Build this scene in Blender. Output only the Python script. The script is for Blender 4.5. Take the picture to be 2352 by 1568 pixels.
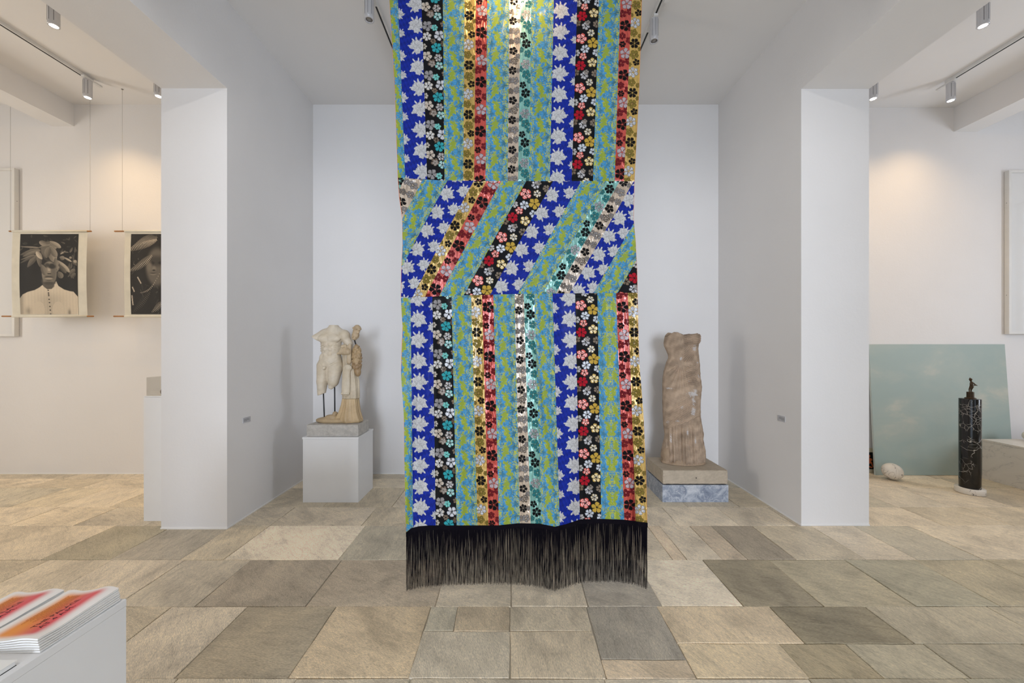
import bpy, bmesh, math, random
import numpy as np
from mathutils import Vector, Matrix
for o in list(bpy.data.objects): bpy.data.objects.remove(o)
SC = bpy.context.scene
COL = SC.collection
rng = np.random.default_rng(7); random.seed(7)
PI = math.pi
# ------------------------------------------------------------------ camera, sky, big lights, exposure
FPX, VX, VY, HC = 880.0, 1178.0, 795.0, 1.5          # focal length in pixels, vanishing point, eye height
cam = bpy.data.cameras.new('camera'); camo = bpy.data.objects.new('camera', cam); COL.objects.link(camo)
cam.sensor_width = 36; cam.lens = 36*FPX/2352; cam.clip_start = .02
cam.shift_x = (1176-VX)/2352; cam.shift_y = (VY-784)/2352
camo.location = (0, 0, HC); camo.rotation_euler = (PI/2, 0, 0)
SC.camera = camo
W = bpy.data.worlds.new('sky'); SC.world = W; W.use_nodes = True
W.node_tree.nodes['Background'].inputs[0].default_value = (.72, .84, 1, 1)
W.node_tree.nodes['Background'].inputs[1].default_value = 1.6
SC.view_settings.view_transform = 'Standard'; SC.view_settings.look = 'None'
SC.view_settings.gamma = 1; SC.view_settings.use_curve_mapping = False
SC.view_settings.exposure = 0.13
def area(name, loc, rot, sx, sy, power, col):
    l = bpy.data.lights.new(name, 'AREA'); l.shape = 'RECTANGLE'; l.size = sx; l.size_y = sy; l.energy = power; l.color = col
    o = bpy.data.objects.new(name, l); COL.objects.link(o); o.location = loc; o.rotation_euler = rot; return o
area('daylight_door', (0, -12, 1.9), (PI/2, 0, 0), 3.0, 3.4, 900, (.78, .86, 1))
area('side_fill_left', (-7.55, 1.75, 2.1), (PI/2, 0, -PI/2), 1.1, 2.1, 66, (1, .91, .80))  # added warm fill from out of view, brightens the right niche wall
area('side_fill_right', (7.55, 1.75, 2.1), (PI/2, 0, PI/2), 1.1, 2.1, 66, (.84, .89, 1))  # added cool fill from out of view, for left niche wall and near plinth
area('front_fill', (0, -2.5, 2.0), (PI/2, 0, 0), 3.0, 2.4, 6, (1, .97, .96))  # weak frontal fill added near the entrance, no source of its own
SPOT_W, SPOT_C = 30, (1, .68, .36)
# ------------------------------------------------------------------ helpers
def s2l(c):
    c = np.asarray(c, dtype=np.float64)/255.0
    return np.where(c <= .04045, c/12.92, ((c+.055)/1.055)**2.4)
def rgb(*c): return tuple(float(v) for v in s2l(c))+(1.0,)
class NT:
    def __init__(s, name):
        s.m = bpy.data.materials.new(name); s.m.use_nodes = True; s.t = s.m.node_tree; s.N = s.t.nodes; s.b = s.N['Principled BSDF']
    def n(s, typ, **kw):
        x = s.N.new(typ)
        for k, v in kw.items():
            if k.startswith('_'): setattr(x, k[1:], v)
            else: x.inputs[k.replace('__', ' ')].default_value = v
        return x
    def l(s, a, b): s.t.links.new(a, b)
    def noise(s, vec, scale, detail=4, rough=.55, dist=0):
        x = s.n('ShaderNodeTexNoise', Scale=scale, Detail=detail, Roughness=rough, Distortion=dist)
        if vec is not None: s.l(vec, x.inputs['Vector'])
        return x.outputs['Fac']
    def ramp(s, fac, stops):
        r = s.N.new('ShaderNodeValToRGB'); e = r.color_ramp.elements
        while len(e) < len(stops): e.new(.5)
        for i, (p, c) in enumerate(stops): e[i].position = p; e[i].color = c if len(c) == 4 else tuple(c)+(1,)
        s.l(fac, r.inputs[0]); return r.outputs[0]
    def math(s, op, a, b=None):
        x = s.N.new('ShaderNodeMath'); x.operation = op
        for i, v in enumerate((a, b)):
            if v is None: continue
            if isinstance(v, (int, float)): x.inputs[i].default_value = v
            else: s.l(v, x.inputs[i])
        return x.outputs[0]
    def mix(s, fac, a, b, mode='MIX'):
        x = s.N.new('ShaderNodeMix'); x.data_type = 'RGBA'; x.blend_type = mode
        for i, v in ((0, fac), (6, a), (7, b)):
            if isinstance(v, (int, float, tuple)): x.inputs[i].default_value = v
            else: s.l(v, x.inputs[i])
        return x.outputs[2]
    def bump(s, h, strength=.3, dist=.01):
        x = s.n('ShaderNodeBump', Strength=strength, Distance=dist); s.l(h, x.inputs['Height']); s.l(x.outputs[0], s.b.inputs['Normal'])
    def pos(s): return s.n('ShaderNodeNewGeometry').outputs['Position']
    def obj(s): return s.n('ShaderNodeTexCoord').outputs['Object']
def simple(name, col, rough=.5, metal=0, var=.06, scale=6, bump=0, bscale=60, emit=0, sheen=0):
    k = NT(name); p = k.obj()
    f = k.noise(p, scale)
    c1 = tuple(min(1, v*(1+var)) for v in col[:3]); c0 = tuple(v*(1-var) for v in col[:3])
    k.l(k.ramp(f, [(.35, c0), (.65, c1)]), k.b.inputs['Base Color'])
    k.b.inputs['Roughness'].default_value = rough; k.b.inputs['Metallic'].default_value = metal
    if bump: k.bump(k.noise(p, bscale, 6), bump, .005)
    if emit:
        k.b.inputs['Emission Color'].default_value = col; k.b.inputs['Emission Strength'].default_value = emit
    return k.m
def add(name, me, parent=None, mat=None):
    o = bpy.data.objects.new(name, me); COL.objects.link(o)
    if mat is not None: me.materials.append(mat)
    if parent is not None: o.parent = parent
    return o
def tag(o, label=None, cat=None, group=None, kind=None):
    for k, v in (('label', label), ('category', cat), ('group', group), ('kind', kind)):
        if v: o[k] = v
    return o
def empty(name, loc, label, cat, group=None, rz=0):
    o = bpy.data.objects.new(name, None); COL.objects.link(o); o.location = loc; o.rotation_euler = (0, 0, rz); o.empty_display_size = .1
    return tag(o, label, cat, group)
def mesh_np(name, V, F, smooth=True, col=None, cname='print'):
    """V (n,3); F (m,k) ints all with k corners, or list of lists"""
    me = bpy.data.meshes.new(name); V = np.asarray(V, dtype=np.float32)
    if isinstance(F, np.ndarray):
        m, k = F.shape
        me.vertices.add(len(V)); me.vertices.foreach_set('co', V.ravel())
        me.loops.add(m*k); me.loops.foreach_set('vertex_index', F.astype(np.int32).ravel())
        me.polygons.add(m); me.polygons.foreach_set('loop_start', np.arange(0, m*k, k, dtype=np.int32))
        me.update(calc_edges=True)
    else:
        me.from_pydata([tuple(v) for v in V.tolist()], [], F); me.update()
    me.polygons.foreach_set('use_smooth', np.full(len(me.polygons), smooth))
    if col is not None:
        a = me.color_attributes.new(cname, 'FLOAT_COLOR', 'POINT')
        c = np.ones((len(V), 4), np.float32); c[:, :col.reshape(len(V), -1).shape[1]] = col.reshape(len(V), -1)
        a.data.foreach_set('color', c.ravel())
    return me
def grid_faces(nr, nc, wrap=False):
    i = np.arange(nr-1)[:, None]; j = np.arange(nc if wrap else nc-1)[None]
    j2 = (j+1) % nc
    return np.stack([i*nc+j, (i+1)*nc+j, (i+1)*nc+j2, i*nc+j2], -1).reshape(-1, 4)
def grid(name, P, col=None, parent=None, mat=None, wrap=False, flip=False, smooth=True, caps=False):
    nr, nc = P.shape[:2]; F = grid_faces(nr, nc, wrap)
    if flip: F = F[:, ::-1]
    V = P.reshape(-1, 3)
    if caps:
        c0 = P[0].mean(0); c1 = P[-1].mean(0); n = len(V)
        V = np.vstack([V, c0, c1]); j = np.arange(nc); j2 = (j+1) % nc
        if col is not None: col = np.vstack([col.reshape(n, -1), col[0].mean(0)[None], col[-1].mean(0)[None]])
        F3 = np.concatenate([np.stack([j, j2, np.full(nc, n)], -1), np.stack([(nr-1)*nc+j2, (nr-1)*nc+j, np.full(nc, n+1)], -1)])
        if flip: F3 = F3[:, ::-1]
        F = [list(map(int, f)) for f in F]+[list(map(int, f)) for f in F3]
    return add(name, mesh_np(name, V, F, smooth, col), parent, mat)
def bm_obj(name, bm, mat, parent=None, smooth=False, bevel=0):
    if bevel: bmesh.ops.bevel(bm, geom=list(bm.edges), offset=bevel, segments=2, affect='EDGES', profile=.6)
    bmesh.ops.recalc_face_normals(bm, faces=bm.faces)
    me = bpy.data.meshes.new(name); bm.to_mesh(me); bm.free()
    if smooth: me.polygons.foreach_set('use_smooth', np.full(len(me.polygons), True))
    return add(name, me, parent, mat)
def bx(bm, x0, x1, y0, y1, z0, z1):
    v = [bm.verts.new((x, y, z)) for x in (x0, x1) for y in (y0, y1) for z in (z0, z1)]
    for f in ((0, 1, 3, 2), (4, 6, 7, 5), (0, 4, 5, 1), (2, 3, 7, 6), (0, 2, 6, 4), (1, 5, 7, 3)): bm.faces.new([v[i] for i in f])
def box(name, x0, x1, y0, y1, z0, z1, mat, parent=None, bevel=0):
    bm = bmesh.new(); bx(bm, x0, x1, y0, y1, z0, z1); return bm_obj(name, bm, mat, parent, bevel=bevel)
def lathe(name, prof, mat, parent=None, n=32, c=(0, 0), flute=None, caps=True):
    th = np.linspace(0, 2*PI, n, endpoint=False); P = np.zeros((len(prof), n, 3))
    for i, (r, z) in enumerate(prof):
        rr = r*np.ones(n) if flute is None else r*flute(th)
        P[i, :, 0] = c[0]+rr*np.cos(th); P[i, :, 1] = c[1]+rr*np.sin(th); P[i, :, 2] = z
    return grid(name, P, None, parent, mat, wrap=True, caps=caps, flip=prof[-1][1] > prof[0][1])
def tube(name, pts, r, mat, parent=None, n=10):
    pts = [Vector(p) for p in pts]; P = np.zeros((len(pts), n, 3))
    for i, p in enumerate(pts):
        d = (pts[min(i+1, len(pts)-1)]-pts[max(i-1, 0)]).normalized()
        a = d.orthogonal().normalized() if i == 0 else (a-d*a.dot(d)).normalized()
        b = d.cross(a); ri = r[i] if hasattr(r, '__len__') else r
        for k in range(n):
            t = 2*PI*k/n; P[i, k] = p+(a*math.cos(t)+b*math.sin(t))*ri
    return grid(name, P, None, parent, mat, wrap=True, caps=True, flip=True)
def interp(x, tab): 
    t = np.asarray(tab, float); return np.interp(x, t[:, 0], t[:, 1])
def sst(x, a, b):
    t = np.clip((x-a)/(b-a), 0, 1); return t*t*(3-2*t)
# ---- distance fields -> surface nets, for the carved figures
def cap(P, a, b, ra, rb, sy=1.0):
    a = np.array(a, np.float32); b = np.array(b, np.float32); d = b-a
    t = np.clip(((P-a)@d)/max(d@d, 1e-9), 0, 1); q = P-a-t[..., None]*d
    q = q*np.array([1, 1/sy, 1], np.float32)
    return np.sqrt((q*q).sum(-1))-(ra+(rb-ra)*t)
def ell(P, c, r):
    q = (P-np.array(c, np.float32)); r = np.array(r, np.float32)
    k0 = np.sqrt(((q/r)**2).sum(-1)); k1 = np.sqrt(((q/(r*r))**2).sum(-1))
    return k0*(k0-1)/np.maximum(k1, 1e-6)
def smin(a, b, k):
    h = np.clip(.5+.5*(b-a)/k, 0, 1); return b+(a-b)*h-k*h*(1-h)
def nets(lo, hi, h, fn):
    lo = np.array(lo, np.float32); n = np.ceil((np.array(hi)-lo)/h).astype(int)+1
    ax = [lo[i]+h*np.arange(n[i], dtype=np.float32) for i in range(3)]
    P = np.stack(np.meshgrid(*ax, indexing='ij'), -1); v = fn(P).astype(np.float32)
    for a in range(3):
        s = [slice(None)]*3; s[a] = 0; v[tuple(s)] = np.maximum(v[tuple(s)], .01); s[a] = -1; v[tuple(s)] = np.maximum(v[tuple(s)], .01)
    s = v < 0; cn = [k-1 for k in n]; acc = np.zeros((*cn, 3), np.float32); cnt = np.zeros(cn, np.float32); quads = []
    for a in range(3):
        b, c = (a+1) % 3, (a+2) % 3
        def sl(o, full=v.ndim):
            q = [slice(None)]*3; q[a] = slice(o, n[a]-1+o); return tuple(q)
        v0, v1 = v[sl(0)], v[sl(1)]; m = (v0 < 0) != (v1 < 0)
        I = np.argwhere(m); t = (v0[m]/(v0[m]-v1[m]))
        pos = I.astype(np.float32); pos[:, a] += t
        ins = v0[m] < 0
        ids = []
        for db, dc in ((-1, -1), (0, -1), (0, 0), (-1, 0)):
            J = I.copy(); J[:, b] += db; J[:, c] += dc
            ids.append(J)
            np.add.at(acc, (J[:, 0], J[:, 1], J[:, 2]), pos); np.add.at(cnt, (J[:, 0], J[:, 1], J[:, 2]), 1)
        quads.append((ids, ins))
    used = cnt > 0; idx = -np.ones(cn, int); idx[used] = np.arange(used.sum())
    V = lo+h*(acc[used]/cnt[used][:, None]); F = []
    for ids, ins in quads:
        q = np.stack([idx[J[:, 0], J[:, 1], J[:, 2]] for J in ids], -1)
        q[~ins] = q[~ins][:, ::-1]; F.append(q)
    return V, np.concatenate(F)
def blobnoise(P, s, seed=0):
    r = np.random.default_rng(seed); out = 0
    for k in range(6):
        d = r.normal(size=3); d /= np.linalg.norm(d); out = out+np.sin((P@d.astype(np.float32))*s*(1+.35*k)+r.uniform(0, 6.3))
    return out/6
# ------------------------------------------------------------------ materials
def plaster(name, col, b=.12):
    k = NT(name); p = k.pos()
    n1 = k.noise(p, 1.3, 3); n2 = k.noise(p, 55, 6, .6); n3 = k.noise(p, 9, 4)
    k.l(k.ramp(n1, [(.3, tuple(v*.965 for v in col[:3])), (.7, col[:3])]), k.b.inputs['Base Color'])
    k.b.inputs['Roughness'].default_value = .75
    k.bump(k.math('ADD', k.math('MULTIPLY', n3, .8), k.math('MULTIPLY', n2, .35)), b, .02)
    return k.m
M_WALL = plaster('wall_plaster', (.80, .785, .775))
M_CEIL = plaster('ceiling_plaster', (.84, .825, .81), .05)
M_WHITE = simple('white_paint', (.80, .80, .80, 1), .4, var=.01, bump=.03)
M_GROUT = simple('floor_grout', rgb(176, 166, 148), .9, bump=.4)
def stone_floor():
    k = NT('floor_stone'); p = k.pos(); oi = k.n('ShaderNodeObjectInfo')
    ang = k.math('ADD', k.math('MULTIPLY', oi.outputs['Random'], 1.5), .1)
    rot = k.N.new('ShaderNodeVectorRotate'); rot.rotation_type = 'Z_AXIS'; k.l(p, rot.inputs['Vector']); k.l(ang, rot.inputs['Angle'])
    off = k.n('ShaderNodeVectorMath', _operation='ADD'); k.l(rot.outputs[0], off.inputs[0])
    cmb = k.N.new('ShaderNodeCombineXYZ'); k.l(k.math('MULTIPLY', oi.outputs['Random'], 37.0), cmb.inputs[0]); k.l(k.math('MULTIPLY', oi.outputs['Random'], 91.0), cmb.inputs[1])
    k.l(cmb.outputs[0], off.inputs[1])
    mp = k.n('ShaderNodeMapping'); mp.inputs['Scale'].default_value = (1, 4.5, 1); k.l(off.outputs[0], mp.inputs['Vector'])
    big = k.noise(off.outputs[0], 2.2, 4, .6, 1.2); streak = k.noise(mp.outputs[0], 9, 8, .72, .8); fine = k.noise(off.outputs[0], 95, 6, .7)
    spk = k.noise(mp.outputs[0], 60, 5, .75)
    g = lambda lo, hi: (lo, hi)
    a = k.ramp(big, [(.30, (.72, .72, .71)), (.5, (1.0, 1.0, .99)), (.72, (1.22, 1.21, 1.17))])
    b = k.ramp(streak, [(.3, (.74, .73, .72)), (.5, (1.02, 1.02, 1.02)), (.72, (1.2, 1.17, 1.12))])
    c = k.ramp(spk, [(.3, (.5, .49, .48)), (.5, (1, 1, 1)), (.68, (1.5, 1.46, 1.38))])
    col = k.mix(1.0, oi.outputs['Color'], a, 'MULTIPLY'); col = k.mix(.85, col, b, 'MULTIPLY'); col = k.mix(.8, col, c, 'MULTIPLY')
    k.l(col, k.b.inputs['Base Color'])
    k.l(k.ramp(streak, [(.3, (.62,)*3), (.7, (.42,)*3)]), k.b.inputs['Roughness'])
    k.bump(k.math('ADD', k.math('MULTIPLY', streak, .6), k.math('ADD', k.math('MULTIPLY', fine, .35), k.math('MULTIPLY', spk, .35))), .35, .006)
    return k.m
M_STONE = stone_floor()
def attr_mat(name, rough=.6, metal=0, bump=None, gloss=False, sheen=0, mul=None):
    k = NT(name); a = k.N.new('ShaderNodeVertexColor'); a.layer_name = 'print'
    c = a.outputs['Color']
    if mul:
        c = k.mix(1.0, c, k.ramp(k.noise(k.obj(), mul[0], 8, .7, .5), [(.3, (mul[1],)*3), (.7, (mul[2],)*3)]), 'MULTIPLY')
    k.l(c, k.b.inputs['Base Color'])
    k.b.inputs['Roughness'].default_value = rough; k.b.inputs['Metallic'].default_value = metal
    if gloss:
        k.l(k.ramp(a.outputs['Alpha'], [(0, (.70,)*3), (1, (.27,)*3)]), k.b.inputs['Roughness'])
        k.l(k.math('MULTIPLY', a.outputs['Alpha'], .30), k.b.inputs['Metallic'])
        k.l(k.math('ADD', k.math('MULTIPLY', a.outputs['Alpha'], .85), .12), k.b.inputs['Specular IOR Level'])
        k.l(k.math('MULTIPLY', a.outputs['Alpha'], .35), k.b.inputs['Coat Weight']); k.b.inputs['Coat Roughness'].default_value = .16
        mp = k.n('ShaderNodeMapping'); mp.inputs['Scale'].default_value = (1, 1, .16); k.l(k.pos(), mp.inputs['Vector'])
        rip = k.noise(mp.outputs[0], 30, 2, .5, 1.6); weave = k.noise(k.pos(), 420, 3)
        h = k.math('ADD', k.math('MULTIPLY', k.math('MULTIPLY', rip, a.outputs['Alpha']), 1.0), k.math('MULTIPLY', weave, .012))
        k.bump(h, .9, .022)
    elif bump: k.bump(k.noise(k.obj(), bump[0], 6, .65), bump[1], bump[2])
    return k.m
M_FAB = attr_mat('patchwork_fabric', gloss=True)
M_PRINT = attr_mat('printed_paper', .75)
M_MARBLE = attr_mat('carved_marble', .5, bump=(55, .35, .006), mul=(7, .84, 1.1))
# ------------------------------------------------------------------ the room
CZ = 4.341; YL, YR = 4.505, 4.56; XW = 7.6; YF = -2.6
XL0, XL1, XR0, XR1 = -2.892, -2.350, 2.416, 2.984      # the two inner walls
def struct(o, lab=None): o['kind'] = 'structure'; return o
fl = struct(box('floor', -XW-.2, XW+.2, YF-.2, YR+.2, -.10, -.007, M_GROUT))
def slab(x0, x1, y0, y1, col):
    g = .0017; j = lambda: random.uniform(-.003, .003)
    c = [(x0+g+j(), y0+g+j()), (x1-g+j(), y0+g+j()), (x1-g+j(), y1-g+j()), (x0+g+j(), y1-g+j())]
    pts = []
    for k in range(4):
        a, b = c[k], c[(k+1) % 4]; n = 5
        for i in range(n):
            t = i/n; w = .0022 if i else 0
            pts.append((a[0]+(b[0]-a[0])*t+random.uniform(-w, w), a[1]+(b[1]-a[1])*t+random.uniform(-w, w)))
    cx, cy = (x0+x1)/2, (y0+y1)/2; hz = random.uniform(-.0012, .0006); tx, ty = random.uniform(-.0012, .0012), random.uniform(-.0012, .0012)
    N = len(pts); V = []
    for (x, y) in pts: V.append((x, y, -.02))
    for (x, y) in pts: V.append((x, y, hz-.0025))
    for (x, y) in pts:
        dx, dy = cx-x, cy-y; L = math.hypot(dx, dy); V.append((x+dx/L*.0035, y+dy/L*.0035, hz+tx*(x-cx)+ty*(y-cy)))
    F = []
    for r in (0, 1):
        for i in range(N): F.append([r*N+i, r*N+(i+1) % N, (r+1)*N+(i+1) % N, (r+1)*N+i])
    F.append(list(range(2*N, 3*N)))
    o = add('floor_slab', mesh_np('floor_slab', np.array(V), F, False), fl, M_STONE)
    if x0 > 1.0 and y1 < 2.75: col = (col[0]*.80, col[1]*.81, col[2]*.76, 1)      # the darker, greener slabs of the right foreground
    o.color = col
def tone():
    t = random.choice([(176, 165, 146), (170, 160, 142), (164, 155, 139), (172, 161, 141), (158, 151, 135), (180, 169, 151), (167, 157, 140)])
    k = random.uniform(.95, 1.05); return rgb(*[min(v*k*1.27, 240) for v in t])
BR, DK = rgb(250, 236, 212), rgb(190, 180, 162)
def xat(px, d): return (px-VX)*d/FPX
def dat(py): return HC*FPX/(py-VY)
def row(ya, yb, splits, xlo=-XW, xhi=XW, special={}):
    """one course of slabs between two depths; joints as world x"""
    xs = [xlo]+[s for s in splits if xlo+.15 < s < xhi-.15]+[xhi]
    full = [xs[0]]
    for a, b in zip(xs[:-1], xs[1:]):
        n = max(1, int(round((b-a)/1.25))) if b-a > 1.55 else 1
        for i in range(1, n+1): full.append(a+(b-a)*i/n+(random.uniform(-.12, .12) if i < n else 0))
    for a, b in zip(full[:-1], full[1:]):
        c = tone()
        for s, v in special.items():
            if a-.02 < s < b+.02: c = v
        slab(a, b, min(ya, yb), max(ya, yb), c)
def R(pa, pb, pxs, xlo=-XW, xhi=XW, sp={}):
    da, db = dat(pa), dat(pb); row(da, db, [xat(p, db) for p in pxs], xlo, xhi, {xat(p, db): v for p, v in sp.items()})
yb = YR+.1
row(yb, dat(1099), [-6.6, -5.9, -5.1, -4.4, -3.6, -2.9, -2.1, -1.2, -.4, .4, 1.3, 2.1, 3.0, 3.9, 4.8, 5.8, 6.7])
R(1099, 1120, [60, 185, 330, 470, 640, 800, 960, 1120, 1300, 1480, 1640, 1800, 1990, 2090, 2230])
R(1120, 1164, [20, 125, 251, 420, 560, 740, 900, 1090, 1300, 1490, 1580, 1700, 1900, 2060, 2190, 2330], sp={60: rgb(225, 211, 184)})
R(1164, 1207, [18, 167, 330, 470, 620, 830, 1020, 1240, 1440, 1560, 1700, 1830, 1975, 2170, 2330], sp={60: rgb(228, 213, 187), 400: rgb(199, 187, 165)})
R(1207, 1285, [94, 251, 413, 513, 776, 1010, 1250, 1545, 1578, 1660, 1718, 1830, 1990, 2107, 2260], sp={640: BR, 1562: rgb(240, 220, 192), 1690: rgb(213, 196, 172), 300: DK, 160: rgb(180, 170, 146), 1780: rgb(175, 163, 144)})
R(1285, 1392, [-300, -120, 60, 262, 447, 700, 999, 1174, 1351, 1522, 1708, 1893, 2105, 2300, 2500, 2700], sp={1610: BR, 1800: rgb(182, 169, 148), 560: rgb(189, 176, 156), 850: rgb(196, 181, 159), 1430: rgb(189, 180, 165)})
xc0, xc1, xc2 = xat(938, dat(1557)), xat(1392, dat(1557)), xat(1600, dat(1557))
R(1392, 1557, [-500, -250, 0, 180, 400, 660], xhi=xc0, sp={800: rgb(216, 196, 165), 560: rgb(182, 169, 146)})
R(1392, 1449, [1040, 1171], xlo=xc0, xhi=xc1, sp={1100: rgb(206, 189, 163)})
R(1449, 1557, [1171], xlo=xc0, xhi=xc1, sp={1280: rgb(211, 196, 172)})
R(1392, 1514, [], xlo=xc1, xhi=xc2, sp={1490: rgb(180, 172, 158)})
R(1514, 1557, [], xlo=xc1, xhi=xc2, sp={1490: rgb(228, 208, 180)})
R(1392, 1477, [1850, 2100, 2420], xlo=xc2, sp={1700: rgb(228, 208, 177), 1900: rgb(175, 162, 139)})
R(1477, 1557, [1860, 2030, 2230, 2480], xlo=xc2, sp={1700: rgb(223, 204, 172), 1960: rgb(201, 184, 156)})
y = dat(1557)
while y > YF:
    dy = random.choice([.38, .45, .52]); xs = []; x = -4.4 if y > .3 else -3.2
    lim = -x
    while x < lim: xs.append(x); x += random.uniform(.5, 1.1)
    row(max(y-dy, YF-.1), y, xs, xs[0]-.9, lim+.9) if len(xs) > 1 else None
    y -= dy
for s in (-1, 1):                                     # outer parts of the side rooms behind the viewer
    yy = 1.7
    while yy > YF:
        a, b = (-XW, -5.3) if s < 0 else (5.3, XW)
        row(max(yy-.9, YF-.1), yy, [], a, b); yy -= .9
struct(box('ceiling', -XW-.2, XW+.2, YF-.2, YR+.3, CZ, CZ+.15, M_CEIL))
def prism(name, yz, x0, x1, mat, parent=None):
    bm = bmesh.new(); A = [bm.verts.new((x0, y, z)) for y, z in yz]; B = [bm.verts.new((x1, y, z)) for y, z in yz]; n = len(yz)
    bm.faces.new(A[::-1]); bm.faces.new(B)
    for i in range(n): bm.faces.new([A[i], A[(i+1) % n], B[(i+1) % n], B[i]])
    return bm_obj(name, bm, mat, parent)
# inner walls: a full-height pier by the back wall, a beam over the wide opening, a pier by the entrance
struct(prism('wall_inner_left', [(YL+.01, 0), (3.15, 0), (3.15, 3.62), (-1.4, 3.62), (-1.4, 0), (YF, 0), (YF, CZ), (YL+.01, CZ)], XL0, XL1, M_WALL))
struct(prism('wall_inner_right', [(YR, 0), (3.21, 0), (3.21, 3.655), (-1.4, 3.655), (-1.4, 0), (YF, 0), (YF, CZ), (YR, CZ)], XR0, XR1, M_WALL))
bm = bmesh.new(); bx(bm, -XW-.2, XR0+.1, YL, YL+.25, -.1, CZ); bx(bm, XR0+.1, XW+.2, YR, YR+.25, -.1, CZ)
struct(bm_obj('wall_back', bm, M_WALL))
struct(box('trim_1', -5.42, -5.16, YF, YL+.01, 4.085, CZ+.001, M_CEIL)); struct(box('trim_2', 5.25, 5.52, YF, YR+.01, 4.05, CZ+.001, M_CEIL))
def wall_holes(name, horiz, lo, hi, fixed0, fixed1, holes):
    """a wall made of blocks around rectangular openings (u0,u1,z0,z1)"""
    bm = bmesh.new(); us = sorted({lo, hi, *[h[0] for h in holes], *[h[1] for h in holes]})
    for a, b in zip(us[:-1], us[1:]):
        z = -.1
        hs = sorted([h for h in holes if h[0] <= a and h[1] >= b], key=lambda h: h[2])
        segs = []
        for h in hs:
            if h[2] > z+.001: segs.append((z, h[2]))
            z = h[3]
        segs.append((z, CZ))
        for z0, z1 in segs:
            if horiz: bx(bm, a, b, fixed0, fixed1, z0, z1)
            else: bx(bm, fixed0, fixed1, a, b, z0, z1)
    return struct(bm_obj(name, bm, M_WALL))
wall_holes('wall_front', True, -XW-.2, XW+.2, YF-.3, YF, [(-1.7, 1.7, -.1, 3.3), (-5.5, -4.3, 1.3, 3.3), (4.3, 5.5, 1.3, 3.3)])
wall_holes('wall_left', False, YF-.1, YR+.2, -XW-.25, -XW, [(1.15, 2.35, 1.0, 3.2)])
wall_holes('wall_right', False, YF-.1, YR+.2, XW, XW+.25, [(3.22, 4.30, 1.60, 3.66), (1.15, 2.35, 1.0, 3.2)])
M_FRAME = simple('window_paint', (.82, .82, .80, 1), .45, var=.01)
def window(name, axis, a, b, z0, z1, f, slats):
    o = empty(name, (0, 0, 0), None, None); o['kind'] = 'structure'
    q = (lambda n, u0, u1, w0, w1, c0, c1, m: box(n, u0, u1, f+w0, f+w1, c0, c1, m, o)) if axis == 'x' else (lambda n, u0, u1, w0, w1, c0, c1, m: box(n, f+w0, f+w1, u0, u1, c0, c1, m, o))
    t = .06
    for u0, u1, c0, c1 in ((a, a+t, z0, z1), (b-t, b, z0, z1), (a+t, b-t, z0, z0+t), (a+t, b-t, z1-t, z1)): q('window_frame', u0, u1, -.04, .04, c0, c1, M_FRAME)
    zt = z0+(z1-z0)*.72; q('transom', a+t, b-t, -.04, .04, zt-.07, zt+.07, M_FRAME)
    n = 12
    for i in range(n):
        z = z0+.12+(z1-z0-.24)*i/(n-1)
        if slats and abs(z-zt) > .1: q('glazing_bar', a+t, b-t, -.012, .012, z-.014, z+.014, M_FRAME)
window('window_1', 'x', -5.5, -4.3, 1.3, 3.3, YF-.15, False); window('window_2', 'x', 4.3, 5.5, 1.3, 3.3, YF-.15, False)
window('window_3', 'y', 3.22, 4.30, 1.60, 3.66, XW+.12, True); window('window_4', 'y', 1.15, 2.35, 1.0, 3.2, -XW-.12, True); window('window_5', 'y', 1.15, 2.35, 1.0, 3.2, XW+.12, True)  # last two are unseen, placed to go with the side fill lights
M_CAULK = simple('white_caulk', (.86, .85, .83, 1), .7, var=.02)
for nm, a in (('baseboard_back', (-XW, XL0, YL-.006, YL)), ('baseboard_niche', (XL1, XR0, YL-.006, YL)), ('baseboard_right', (XR1, XW, YR-.006, YR)),
              ('baseboard_inner_left', (XL1, XL1+.006, 3.15, YL)), ('baseboard_inner_right', (XR0-.006, XR0, 3.21, YL)),
              ('baseboard_pier_left', (XL0-.002, XL1+.004, 3.144, 3.15)), ('baseboard_pier_right', (XR0-.004, XR1+.002, 3.204, 3.21))):
    struct(box(nm, a[0], a[1], a[2], a[3], -.004, .011, M_CAULK))
# ------------------------------------------------------------------ ceiling tracks and spot lights
M_LAMP = simple('lamp_aluminium', (.62, .62, .64, 1), .38, .35, var=.04); M_SLOT = simple('lamp_slot_dark', (.05, .05, .055, 1), .5)
M_TRW = simple('track_white', (.78, .77, .75, 1), .5); M_TRB = simple('track_groove_black', (.012, .012, .012, 1), .6)
M_LENS = simple('lamp_lens_lit', (1, .93, .78, 1), .3, emit=22); M_LENSOFF = simple('lamp_reflector_unlit', (.30, .28, .26, 1), .35, .6)
def track(x, y0, y1, label):
    o = empty('lighting_track', (x, (y0+y1)/2, CZ), label, 'lighting track', None); h = (y1-y0)/2
    box('track_rail', -.018, .018, -h, h, -.032, -.0005, M_TRW, o); box('track_groove', -.007, .007, -h+.01, h-.03, -.0335, -.031, M_TRB, o)
    box('track_end_cap', -.019, .019, h, h+.02, -.034, -.0005, M_TRW, o)
track(-4.48, -1.5, 4.06, 'white ceiling track on the left room ceiling, ending above the hanging photographs')
track(-3.70, -1.5, 4.06, 'white ceiling track in the left room close beside the beam, mostly hidden behind it')
track(-1.132, -1.5, 4.2, 'white ceiling track with black groove just left of the patchwork textile')
track(1.208, -1.5, 4.2, 'white ceiling track with black groove just right of the patchwork textile')
track(3.80, -1.5, 4.10, 'white ceiling track in the right room close beside the beam, mostly hidden behind it')
track(4.64, -1.5, 4.08, 'white ceiling track crossing the right room ceiling, ending above the black column')
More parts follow.
